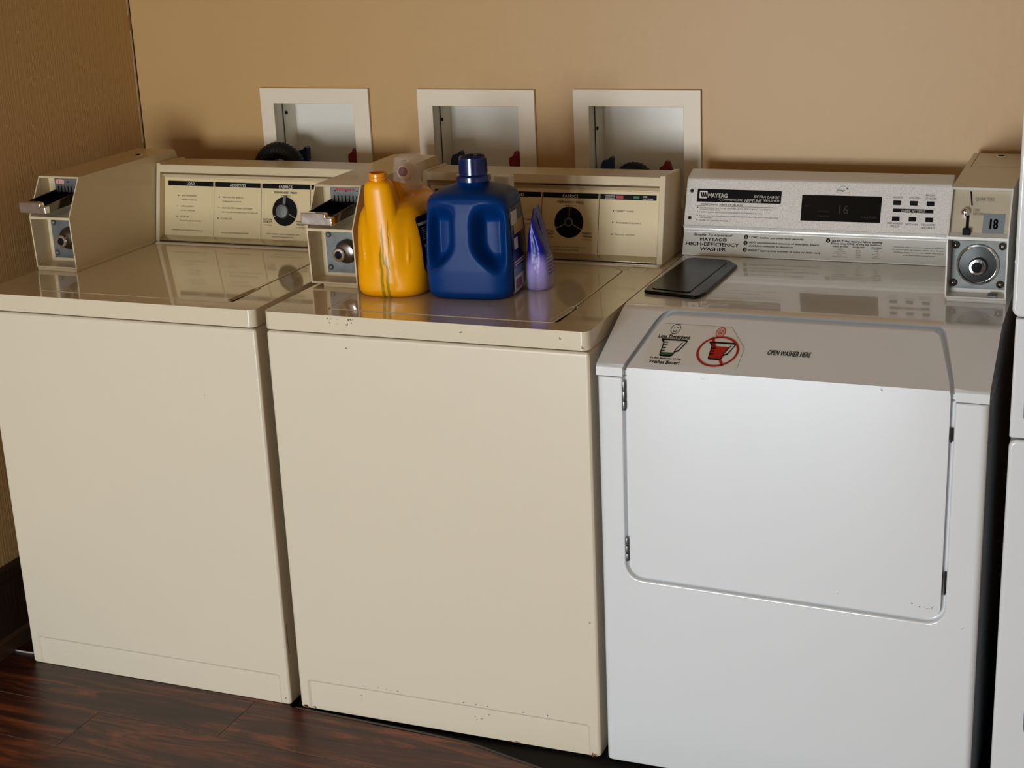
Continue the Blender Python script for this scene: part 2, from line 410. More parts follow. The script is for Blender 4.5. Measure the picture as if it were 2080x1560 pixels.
# ---------------- room ----------------
holes = [(-0.4335, -0.1435), (-0.0025, 0.2865), (0.3925, 0.6835)]     # three openings for the outlet boxes
ZB0, ZB1 = 0.925, 1.226
bm = new(); xs = [XL+0.0035]+[v for h in holes for v in h]+[2.7]
for a, b in zip(xs[0::2], xs[1::2]): box(bm, a, b, YW, YW+0.16, 0, 2.5)
for a, b in holes:
    box(bm, a, b, YW, YW+0.16, 0, ZB0); box(bm, a, b, YW, YW+0.16, ZB1, 2.5)
bmesh.ops.remove_doubles(bm, verts=bm.verts, dist=1e-6)
struct('wall_back', bm, WALL)
bm = new(); box(bm, XL-0.12, XL, -5.0, YW+0.16, 0, 2.5); struct('wall_left', bm, WALLG)
bm = new(); box(bm, 2.7, 2.82, -5.0, YW+0.16, 0, 2.5); struct('wall_right', bm, WALL)
bm = new(); box(bm, XL-0.12, 2.82, -5.12, YW+0.28, 2.5, 2.6); struct('ceiling', bm, CEIL)
bm = new()                                                       # rear wall with the entrance opening
box(bm, 0.75, 2.82, -5.12, -5.0, 0, 2.5); box(bm, XL-0.12, 0.75, -5.12, -5.0, 2.1, 2.5)
struct('wall_rear', bm, REARW)
bm = new()                                                       # door frame and mullions of the glazed entrance
for x in (XL+0.02, -0.27, 0.22, 0.73): box(bm, x-0.03, x+0.03, -5.1, -5.02, 0, 2.1)
box(bm, XL, 0.75, -5.1, -5.02, 2.04, 2.1); box(bm, XL, 0.75, -5.1, -5.02, 0, 0.1)
d = struct('door_1', bm, mat('door_frame_metal', srgb(90, 84, 76), 0.4, 0.5))
# wainscot on the left wall and its cap, baseboard, corner crack
bm = new(); box(bm, XL, XL+0.006, -4.9, YW-0.01, 0.045, 0.176); struct('trim_1', bm, DARKPANEL)
bm = new(); prism(bm, [(XL, 0.176), (XL+0.009, 0.178), (XL+0.012, 0.205), (XL+0.006, 0.213), (XL, 0.213)], -4.9, YW-0.01, 'y')
struct('trim_2', bm, DARKPANEL, bevel=0.001)
bm = new(); prism(bm, [(XL, 0), (XL+0.014, 0), (XL+0.014, 0.038), (XL+0.008, 0.045), (XL, 0.045)], -4.9, YW-0.01, 'y')
struct('baseboard_left', bm, mat('dark_brown_baseboard', srgb(70, 50, 32), 0.5, noise=0.2, nscale=20), bevel=0.001)
bm = new(); box(bm, XL-0.0, XL+0.0035, YW+0.01, YW+0.02, 0, 2.5); struct('trim_3', bm, BLACKGAP)
bm = new(); rr = random.Random(3); z = 1.09                       # torn strip of caulk along the corner
while z < 1.46:
    z2 = z+rr.uniform(0.01, 0.03); wv = rr.uniform(0.0012, 0.0035)
    if z < 1.36 or z > 1.395:
        f = [(XL+0.0005, YW-0.006-wv, z), (XL+0.0012, YW-0.004, z), (XL+0.0012, YW-0.004, z2), (XL+0.0005, YW-0.006-wv*rr.uniform(.5, 1.2), z2)]
        a = [bm.verts.new(p) for p in f]; b = [bm.verts.new((p[0]+0.0008, p[1]+0.0005, p[2])) for p in f]
        bm.faces.new(a); bm.faces.new(b[::-1])
        for i in range(4): bm.faces.new((a[i], b[i], b[(i+1) % 4], a[(i+1) % 4]))
    z = z2
struct('trim_4', bm, CAULK)

# floor: a dark underlay and the planks that stop at a wavy edge in front of the washers
bm = new(); box(bm, XL-0.12, 2.82, -5.12, YW+0.16, -0.06, -0.008); struct('floor', bm, SUBF)
def edge_y(x):
    pts = [(-0.9, 0.9), (-0.712, 0.9), (-0.711, 0.03), (-0.05, 0.02), (-0.02, -0.004), (0.1, -0.010), (0.3, -0.018), (0.42, -0.028), (0.5, -0.05), (0.58, -0.072), (0.7, -0.10), (0.9, -0.12), (1.4, -0.10), (3, -0.1)]
    for (a, ya), (b, yb) in zip(pts, pts[1:]):
        if a <= x <= b: return ya+(yb-ya)*(x-a)/(b-a)
    return -0.1
bm = new(); TOP = 0.0; rowh = 0.1515; slope = -0.035; rr = random.Random(11)
seams = new()
for row in range(-1, 34):
    yb = -0.149-row*rowh; yt = yb+rowh                              # at x = -0.4
    off = {0: -0.11, 1: -0.418, 2: 0.25, -1: 0.7}.get(row, rr.uniform(-1, 0.2))
    j = [XL]; x = off-1.22*3
    while x < 2.7:
        if x > XL+0.03: j.append(x)
        x += 1.22
    j.append(2.7)
    for a, b in zip(j, j[1:]):
        n = max(2, int((b-a)/0.02)) if row <= 0 else 2
        up_ = []; lo_ = []
        for i in range(n+1):
            x = a+(b-a)*i/n; s = slope*(x+0.4); g = 0.0006
            t_ = (yt+s-g) if row >= 0 else 9; l_ = yb+s+g
            e = edge_y(min(max(x, a+1e-5), b-1e-5)); t_ = min(t_, e)
            if t_ < l_+0.002: t_ = l_+0.002 if row >= 0 else None
            xx = min(max(x, a+0.0006), b-0.0006)
            if t_ is None: up_.append(None); lo_.append(None); continue
            up_.append((xx, t_)); lo_.append((xx, l_))
        for i in range(n):
            if up_[i] is None or up_[i+1] is None: continue
            q = [lo_[i], lo_[i+1], up_[i+1], up_[i]]
            if row < 0 and min(up_[i][1]-lo_[i][1], up_[i+1][1]-lo_[i+1][1]) < 0.004: continue
            T = [bm.verts.new((p[0], p[1], TOP)) for p in q]; B = [bm.verts.new((p[0], p[1], -0.0075)) for p in q]
            bm.faces.new(T); bm.faces.new(B[::-1])
            for k in range(4): bm.faces.new((T[k], B[k], B[(k+1) % 4], T[(k+1) % 4]))
        if row >= 0:
            n2 = 14; pts = [(a+(b-a)*i/n2, yb+slope*(a+(b-a)*i/n2+0.4)) for i in range(n2+1)]
            for i in range(n2):
                wv = rr.choice([0.0010, 0.0014, 0.0018]) if row < 2 else 0.0006
                line(seams, lambda x, y: (x, y, TOP+0.0003), pts[i:i+2], wv)
bmesh.ops.remove_doubles(bm, verts=bm.verts, dist=1e-5)
# drop the interior walls left between merged slices
inner = [e for e in bm.faces if abs(e.normal.x) > 0.9 and len(e.verts) == 4 and all(len(ed.link_faces) > 2 for ed in e.edges)]
bmesh.ops.delete(bm, geom=inner, context='FACES_ONLY')
struct('floor', bm, WOOD)
struct('trim_6', seams, SEAM)
# raised curled edge of the vinyl
bm = new(); pts = [(x, edge_y(x)+0.001, 0.0005) for x in [-0.01+0.03*i for i in range(46)]]
tube(bm, pts, 0.0024, 6); struct('trim_5', bm, mat('worn_floor_edge', srgb(66, 58, 52), 0.6, noise=0.3, nscale=60), smooth=True)

# ---------------- outlet boxes in the wall ----------------
def outlet_box(i, ox0, ox1, ix0, ix1, z1o, z1i, label, screw, valves):
    z0o, z0i = 0.92, 0.965
    t = thing('outlet_box', label, 'wall box', ((ox0+ox1)/2, YW, z0o), 'utility boxes set in the wall')
    fr = new()
    o_ = [(ox0, z0o), (ox1, z0o), (ox1, z1o), (ox0, z1o)]; i_ = [(ix0, z0i), (ix1, z0i), (ix1, z1i), (ix0, z1i)]
    y0, y1 = YW-0.009, YW-0.0005
    def ring(pts, y): return [fr.verts.new((p[0], y, p[1])) for p in pts]
    A, B, C_, D = ring(o_, y0), ring(i_, y0), ring(i_, y1), ring(o_, y1)
    for P1, P2 in ((A, B), (B, C_), (C_, D), (D, A)):
        for k in range(4): fr.faces.new((P1[k], P1[(k+1) % 4], P2[(k+1) % 4], P2[k]))
    f = link('frame', fr, WALLW, t, bevel=0.0015, seg=2)
    rc = new(); yb = YW+0.10; e = 0.0015
    def ring2(pts, y): return [rc.verts.new((p[0], y, p[1])) for p in pts]
    ii = [(ix0-e, z0i-e), (ix1+e, z0i-e), (ix1+e, z1i+e), (ix0-e, z1i+e)]
    A = ring2(ii, YW); B = ring2(ii, yb); oo = [(ix0-0.004, z0i-0.004), (ix1+0.004, z0i-0.004), (ix1+0.004, z1i+0.004), (ix0-0.004, z1i+0.004)]
    C_ = ring2(oo, YW); D = ring2(oo, yb+0.004)
    for P1, P2 in ((A, B), (A, C_), (C_, D)):
        for k in range(4): rc.faces.new((P1[k], P1[(k+1) % 4], P2[(k+1) % 4], P2[k]))
    rc.faces.new(B); rc.faces.new(D)
    R = link('recess', rc, WALLIN, t)
    s = new(); lathe(s, [(0.0045, 0), (0.0045, 0.002), (0.002, 0.003)], (ix0-0.001, screw[0], screw[1]), 'x', 16); sub('screw', s, BLACK_INK, R)
    s = new(); box(s, ix0-0.0012, ix0+0.0006, YW+0.034, YW+0.0355, z0i, z1i); sub('seam', s, GREY_INK, R)
    for (vx, vz, col, nm) in valves:
        v = new(); vy = YW+0.053
        lathe(v, [(0.011, 0), (0.013, 0.004), (0.013, 0.022), (0.009, 0.026)], (vx, vy-0.026, vz-0.052), 'y', 20)
        lathe(v, [(0.010, z0i-vz+0.02), (0.010, -0.052), (0.012, -0.045), (0.012, -0.034), (0.006, -0.030), (0.006, -0.018)], (vx, vy, vz), 'z', 20)
        V = lab(link('valve', v, BRASS, t, smooth=35), 'metal supply valve with a %s handle' % nm)
        h = new(); tilt = -0.25 if col is BLUEH else 0.12
        pr = [(-0.011, -0.036), (0.010, -0.036), (0.015, -0.016), (0.009, 0.012), (0.003, 0.016), (-0.003, 0.006), (-0.014, 0.001), (-0.016, -0.014)]
        pr = [(vx+p[0]*math.cos(tilt)-p[1]*math.sin(tilt), vz-0.006+p[0]*math.sin(tilt)+p[1]*math.cos(tilt)) for p in pr]
        prism(h, pr, vy-0.022, vy-0.002, 'y'); sub('valve_handle', h, col, V, bevel=0.002)
    return t
outlet_box(0, -0.439, -0.138, -0.402, -0.181, 1.232, 1.1935, 'white wall box above the left cream washer, black ribbed hose in front', (YW+0.052, 1.163),
           [(-0.352, 1.073, BLUEH, 'blue'), (-0.212, 1.070, REDH, 'red')])
outlet_box(1, -0.008, 0.292, 0.0315, 0.250, 1.2305, 1.191, 'white wall box between the other two, behind the yellow and blue jugs', (YW+0.045, 1.152),
           [(0.072, 1.070, BLUEH, 'blue'), (0.220, 1.070, REDH, 'red')])
b3 = outlet_box(2, 0.387, 0.689, 0.425, 0.6485, 1.232, 1.1935, 'white wall box with scuffed frame, nearest the white washer', (YW+0.05, 1.135),
           [(0.455, 1.064, BLUEH, 'blue'), (0.593, 1.056, REDH, 'red')])
for (cx, cz, R, r, ya, lab_) in ((-0.383, 1.032, 0.050, 0.0205, YW-0.042, 'black ribbed drain hose arching in front of the leftmost wall box'),
                            (0.511, 1.012, 0.030, 0.016, YW+0.045, 'black drain hose curving inside the wall box nearest the white washer')):
    bm = new(); pts = []
    n = 90 if R > 0.04 else 60
    for i in range(n+1):
        t = PI*1.12*(1-i/n)-PI*0.06; pts.append((cx+R*math.cos(t), ya+0.012*(i/n), cz+R*math.sin(t)))
    if R > 0.04:
        pts = [(cx-R+0.0, ya, cz-0.34+0.012*k) for k in range(26)]+pts+[(cx+R+0.012+0.004*k, ya+0.012+0.006*k, cz-0.03-0.003*k) for k in range(8)]
    else:
        pts = [(cx-R, ya, 0.985+0.006*k) for k in range(3)]+pts+[(cx+R, ya+0.014, cz-0.012-0.004*k) for k in range(3)]
    tube(bm, pts, r, 18, ribs=0.035)
    o = link('drain_hose', bm, RUBBER, smooth=True); o['label'] = lab_; o['category'] = 'hose'

# ---------------- cream top-loading washers ----------------
def flecks(bm, P, spots, rr, mi=0):
    for (x, z, sx, sz, n) in spots:
        for k in range(n):
            cx = x+rr.uniform(-1, 1)*sx; cz = z+rr.uniform(-1, 1)*sz; s = rr.uniform(0.0006, 0.002)
            a = rr.uniform(0, PI); m_ = 6; st = rr.uniform(1, 2.6)
            pts = []
            for i in range(m_):
                t = 2*PI*i/m_; q = s*rr.uniform(.6, 1.1); u, v = q*st*math.cos(t), q*math.sin(t)/st
                pts.append((cx+u*math.cos(a)-v*math.sin(a), cz+u*math.sin(a)+v*math.cos(a)))
            poly(bm, P, pts, mi)

def cream_washer(X, label, mid):
    t = thing('washing_machine', label, 'washing machine', (X, 0, 0), 'cream top loading coin washers')
    W = 0.687; zr = H-RIM
    # cabinet with the pressed-in toe panel
    bm = new(); box(bm, X, X+W, 0, 0.655, 0.0, zr-0.0025)
    cab = link('cabinet', bm, CREAM, t)
    c = new(); out = rounded([(X+0.0220, -0.02), (X+0.6660, -0.02), (X+0.6660, 0.0725), (X+0.0220, 0.0725)], [0, 0, 0.007, 0.007], 4)
    ins = rounded([(X+0.0275, -0.02), (X+0.6605, -0.02), (X+0.6605, 0.0670), (X+0.0275, 0.0670)], [0, 0, 0.005, 0.005], 4)
    A = [c.verts.new((p[0], -0.012, p[1])) for p in out]; B = [c.verts.new((p[0], -0.0002, p[1])) for p in out]; D = [c.verts.new((p[0], 0.0046, p[1])) for p in ins]
    c.faces.new(A); c.faces.new(D[::-1]); n = len(A)
    for P1, P2 in ((A, B), (B, D)):
        for k in range(n): c.faces.new((P1[k], P1[(k+1) % n], P2[(k+1) % n], P2[k]))
    finish(cab, 0.008, 3, 60); bake(cab); boolean(cab, [c]); finish(cab, 0.0010, 2, 25)
    # two leveling feet sit hidden below
    for fx in (X+0.05, X+W-0.05):
        for fy in (0.06, 0.6):
            f = new(); lathe(f, [(0.018, -0.008), (0.018, 0.002), (0.006, 0.004), (0.006, 0.01)], (fx, fy, 0), 'z', 16); link('foot', f, RUBBER, t, smooth=35)
    # top deck
    bm = new(); prism(bm, rrect(X-0.001, X+W+0.001, -0.004, 0.70, 0.016), zr+0.0015, H, 'z')
    top = link('top_deck', bm, CREAM_DECK, t)
    lidp = rounded([(X+0.124, 0.042), (X+0.603, 0.042), (X+0.603, 0.462), (X+0.570, 0.492), (X+0.150, 0.492), (X+0.124, 0.47)], [0.008, 0.008, 0.02, 0.02, 0.012, 0.012], 5)
    c = new(); prism(c, [(p[0]+(0.0025 if p[0] > X+0.36 else -0.0025), p[1]+(0.002 if p[1] > 0.25 else -0.001)) for p in lidp], H-0.006, H+0.02, 'z')
    c2 = new(); prism(c2, rrect(X+0.599, X+0.611, 0.05, 0.165, 0.005), H-0.012, H+0.02, 'z')
    boolean(top, [c, c2]); finish(top, 0.0075, 4, 50)
    bm = new(); prism(bm, lidp, H-0.006, H+0.0012, 'z')
    lid = link('lid', bm, CREAM_DECK, t)
    c = new(); prism(c, rounded([(X+0.592, 0.055), (X+0.62, 0.045), (X+0.62, 0.175), (X+0.598, 0.16)], 0.004), H-0.004, H+0.02, 'z')
    boolean(lid, [c]); finish(lid, 0.003, 3, 50)
    # raised ridge under the console
    bm = new(); prism(bm, rrect(X+0.112, X+0.672, 0.502, 0.69, 0.008), H-0.002, H+0.005, 'z'); link('rear_ridge', bm, CREAM_DECK, t, bevel=0.0035)
    bm = new(); prism(bm, rrect(X+0.612, X+0.652, 0.47, 0.495, 0.004), H-0.001, H+0.0015, 'z'); link('hinge_cover', bm, CREAM_DECK, t, bevel=0.001, seg=2)
    # ---- console ----
    zb = H+0.006; y_pan = lambda z: 0.537+0.2*(z-0.9)
    yf = lambda z: 0.517+0.207*(z-0.897)                            # front plane of caps and top rail
    xl, xr = X+0.107, X+0.674
    bm = new()
    prof = [(y_pan(zb)+0.002, zb), (y_pan(1.045)+0.002, 1.045), (yf(1.060), 1.060), (yf(1.078), 1.078), (0.664, 1.074), (0.684, zb)]
    prism(bm, prof, xl+0.01, xr-0.01)
    con = link('console', bm, CREAM_BOX, t, bevel=0.0012, seg=2)
    capp = [(yf(zb-0.002), zb-0.002), (yf(1.0815), 1.0815), (0.665, 1.077), (0.6875, zb-0.002)]
    for a, b in ((xl, xl+0.011), (xr-0.0125, xr+0.001)):
        bm = new(); prism(bm, capp, a, b); sub('end_cap', bm, CREAM_BOX, con, bevel=0.002)
    bm = new(); px0, px1 = xl+0.0125, xr-0.0125
    P = lambda x, z: (X+x, y_pan(z), z)
    prism(bm, [(y_pan(0.908), 0.908), (y_pan(1.043), 1.043), (y_pan(1.043)+0.003, 1.043), (y_pan(0.908)+0.003, 0.908)], px0, px1)
    sub('instruction_panel', bm, PANEL, con)
    bm = new()                                                       # trims above and below
    prism(bm, [(yf(1.057)+0.001, 1.0555), (yf(1.0595)-0.0006, 1.0595), (yf(1.06)+0.003, 1.0595), (yf(1.057)+0.003, 1.0555)], px0, px1)
    sub('upper_trim', bm, STEELW, con)
    bm = new(); prism(bm, [(yf(zb), zb), (yf(0.9)-0.0005, 0.901), (y_pan(0.907)-0.001, 0.9085), (y_pan(0.907)+0.004, 0.9085), (y_pan(0.9)+0.004, zb)], px0, px1)
    sub('lower_trim', bm, STEELW, con, bevel=0.0008, seg=2)
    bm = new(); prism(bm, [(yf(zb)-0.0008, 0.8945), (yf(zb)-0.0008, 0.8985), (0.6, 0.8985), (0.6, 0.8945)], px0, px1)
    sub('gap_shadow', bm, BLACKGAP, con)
    # printing
    eps = 0.0005
    Q = lambda x, z: (X+x, y_pan(z)-eps, z); Q2 = lambda x, z: (X+x, y_pan(z)-2*eps, z)
    bm = new()
    cols = [(0.1305, 0.2575), (0.2620, 0.3875), (0.3925, 0.5205), (0.5245, 0.6515)]
    for a, b in cols: quad(bm, Q, a, b, 1.0262, 1.0372)
    for a, b in ((0.2595, 0.2595), (0.3900, 0.3900), (0.5225, 0.5225)): quad(bm, Q, a-0.0005, a+0.0005, 0.911, 1.0372)
    text(bm, 'LOAD', Q2, 0.184, 0.2055, 1.0317, 0.0066, 1); text(bm, 'ADDITIVES', Q2, 0.304, 0.348, 1.0312, 0.0066, 1); text(bm, 'FABRICS', Q2, 0.4385, 0.474, 1.0308, 0.0068, 1)
    text(bm, 'WASHING', Q2, 0.5345, 0.558, 1.0338, 0.0032, 1); text(bm, 'RINSING', Q2, 0.537, 0.558, 1.0288, 0.0032, 1)
    text(bm, 'ADD', Q2, 0.6205, 0.631, 1.0338, 0.0034, 1); text(bm, 'SOFTENER', Q2, 0.6205, 0.6445, 1.0288, 0.0034, 1)
    quad(bm, Q2, 0.561, 0.577, 1.0285, 1.0345, 2); quad(bm, Q2, 0.600, 0.613, 1.0285, 1.0345, 3)
    def item(x, z, s, x1, s2=None, x2=None):
        disc(bm, Q, x, z, 0.0014, 10)
        text(bm, s, Q, x+0.0085, x1, z, 0.0036, 4)
        if s2: text(bm, s2, Q, x+0.008, x2, z-0.0098, 0.0027, 4)
    item(0.160, 1.003, 'ADD DETERGENT', 0.212, 'AMOUNT TO PACKAGE', 0.213)
    item(0.158, 0.978, 'ADD LAUNDRY', 0.203, 'DO NOT OVERLOAD', 0.207)
    item(0.1555, 0.9537, 'CLOSE LID', 0.190, 'CYCLE WILL BE SHORTENED', 0.224)
    text(bm, 'WASHER WILL NOT OPERATE WHEN LID IS UP', Q, 0.141, 0.230, 0.9215, 0.0028, 4)
    item(0.275, 1.0025, 'ADD DILUTED BLEACH', 0.340, 'AFTER WASHER IS STARTED', 0.336)
    item(0.2735, 0.9775, 'ADD DILUTED FABRIC SOFTENER', 0.3665, 'WAIT FOR ADD SOFTENER LIGHT TO TURN ON', 0.380)
    item(0.2715, 0.9525, 'CLOSE LID', 0.310)
    text(bm, 'DO NOT POUR ADDITIVES ON LAUNDRY', Q, 0.282, 0.357, 0.9195, 0.0028, 4)
    text(bm, 'PERMANENT PRESS', Q, 0.426, 0.4865, 1.0177, 0.0052, 4, bold=0.01); text(bm, 'WARM WASH', Q, 0.443, 0.470, 1.0105, 0.0028, 4)
    text(bm, 'COTTON', Q, 0.395, 0.419, 0.9545, 0.0046, 4, bold=0.01); text(bm, 'STURDY', Q, 0.395, 0.420, 0.9485, 0.0046, 4, bold=0.01); text(bm, 'HOT WASH', Q, 0.398, 0.419, 0.9415, 0.0028, 4)
    text(bm, "PERM'T", Q, 0.486, 0.508, 0.9520, 0.0046, 4, bold=0.01); text(bm, 'PRESS', Q, 0.487, 0.508, 0.9455, 0.0046, 4, bold=0.01); text(bm, 'COLD WASH', Q, 0.485, 0.5085, 0.9385, 0.0028, 4)
    text(bm, 'READ GARMENT INSTRUCTIONS AND TURN', Q, 0.406, 0.494, 0.9215, 0.0026, 4); text(bm, 'KNOB TO PROPER SETTING', Q, 0.4205, 0.479, 0.9150, 0.0026, 4)
    item(0.5555, 1.0022, 'INSERT COINS', 0.601); item(0.5548, 0.9775, 'PUSH SLIDE IN SLOWLY', 0.619); item(0.5542, 0.9527, 'PULL OUT TO START', 0.606)
    disc(bm, Q, 0.4545, 0.9745, 0.0338, 56)
    for a in (90, 205, 333):
        ca, sa = math.cos(math.radians(a)), math.sin(math.radians(a))
        line(bm, Q2, [(0.4545+0.009*ca, 0.9745+0.009*sa), (0.4545+0.0335*ca, 0.9745+0.0335*sa)], 0.0009, 5)
    ringp(bm, Q2, 0.4545, 0.9745, 0.0335, 0.0345, 48, 5)
    if not mid:
        text(bm, 'MADE IN U.S.A.', lambda x, z: (X+x, y_pan(0.905)-0.0045, z), 0.150, 0.190, 0.9035, 0.0030, 0)
    sub('printed_lettering', bm, [BLACK_INK, WHITE_INK, RED_INK, GREEN_INK, GREY_INK, PANEL], con)
    # selector knob
    nrm = Vector((0, -1, 0.2)).normalized(); Mk = Vector((0, 0, 1)).rotation_difference(nrm).to_matrix().to_4x4()
    kc = Vector((X+0.4545, y_pan(0.9745), 0.9745)); bm = new()
    if mid:
        lathe(bm, [(0.0098, 0.0004), (0.0098, 0.004), (0.0078, 0.005), (0.0078, 0.002), (0.006, 0.002)], kc, 'z', 32, 0, M4=Mk)
        lathe(bm, [(0.0058, 0.0006), (0.0058, 0.004), (0.003, 0.0055)], kc, 'z', 24, 1, M4=Mk)
        kn = sub('selector_knob', bm, [GALV, BLACK_INK], con, smooth=30)
    else:
        lathe(bm, [(0.0165, 0.0006), (0.0165, 0.009), (0.0148, 0.0115), (0.010, 0.0122), (0.0002, 0.0126)], kc+Vector((-0.003, 0, 0)), 'z', 40, 0, M4=Mk)
        pr = [(-0.0035, 0.010), (0.0035, 0.010), (0.0055, 0.036), (-0.002, 0.036)]
        A = [bm.verts.new(kc+Mk @ Vector((p[0], p[1], 0.001))) for p in pr]; B = [bm.verts.new(kc+Mk @ Vector((p[0], p[1], 0.006))) for p in pr]
        bm.faces.new(A); bm.faces.new(B[::-1])
        for k in range(4): bm.faces.new((A[k], B[k], B[(k+1) % 4], A[(k+1) % 4]))
        kn = lab(sub('selector_knob', bm, [GALV, BLACK_INK], con, smooth=30), 'metal selector knob with a pointer')
    # ---- coin box ----
    coin_meter(t, X-0.0045, X+0.1055, 0.0, H, CREAM_BOX, CREAM_IN, True, mid)
    # ---- wear ----
    rr = random.Random(5 if mid else 9)
    def spots(name, P, lst, m_):
        for sp in lst:
            bm = new(); flecks(bm, P, [sp], rr); link(name, bm, m_, t)
    if mid:
        spots('paint_chips', lambda x, z: (X+x, -0.0030+0.5*(z-H+0.003), z), [(0.175, H-0.005, 0.03, 0.002, 14)], CHIP)
        spots('paint_chips', lambda x, z: (X+x, -0.0046, z), [(0.17, H-0.018, 0.03, 0.006, 6), (0.43, H-0.016, 0.004, 0.001, 3), (0.28, H-0.02, 0.001, 0.002, 1), (0.632, H-0.014, 0.001, 0.003, 3), (0.676, H-0.031, 0.0015, 0.003, 3)], CHIP)
        spots('paint_chips', lambda x, z: (X+x, -0.0004, z), [(0.18, zr-0.028, 0.003, 0.001, 3), (0.12, 0.44, 0.001, 0.001, 1), (0.672, 0.3, 0.002, 0.002, 2), (0.20, 0.079, 0.05, 0.001, 6), (0.42, 0.0775, 0.03, 0.001, 5), (0.55, 0.078, 0.03, 0.001, 3)], CHIP)
        spots('paint_chips', lambda x, z: (X+x, 0.0041, z), [(0.15, 0.045, 0.002, 0.012, 3), (0.43, 0.045, 0.02, 0.012, 4)], CHIP)
        spots('rust_stain', lambda x, z: (X+x, -0.0006 if x < 0.022 or x > 0.666 else 0.0036, z), [(0.014, 0.006, 0.007, 0.003, 30), (0.6745, 0.006, 0.006, 0.004, 20)], RUST)
        spots('rust_stain', lambda x, z: (X+x, 0.0040, z), [(0.033, 0.005, 0.004, 0.002, 8), (0.50, 0.003, 0.012, 0.001, 10)], RUST)
    else:
        bm = new(); line(bm, lambda y, z: (X+W+0.0004, y, z), [(0.011, 0.19), (0.0108, 0.155), (0.013, 0.12)], 0.0016); link('deep_scratch', bm, CHIP, t)
        spots('paint_chips', lambda x, z: (X+x, -0.0004, z), [(0.55, 0.70, 0.001, 0.003, 2), (0.674, 0.03, 0.003, 0.02, 3)], CHIP)
        spots('paint_chips', lambda y, z: (X+W+0.0004, y, z), [(0.03, zr-0.025, 0.01, 0.006, 3)], CHIP)
        spots('paint_chips', lambda y, z: (X-0.0004, y, z), [(0.01, 0.34, 0.002, 0.05, 3)], CHIP)
    return t

def rivet(bm, x, y, z, r, mi=0):
    lathe(bm, [(r, 0.0), (r*0.97, -r*0.25), (r*0.8, -r*0.55), (r*0.5, -r*0.78), (r*0.15, -r*0.88)], (x, y, z), 'y', 20, mi)

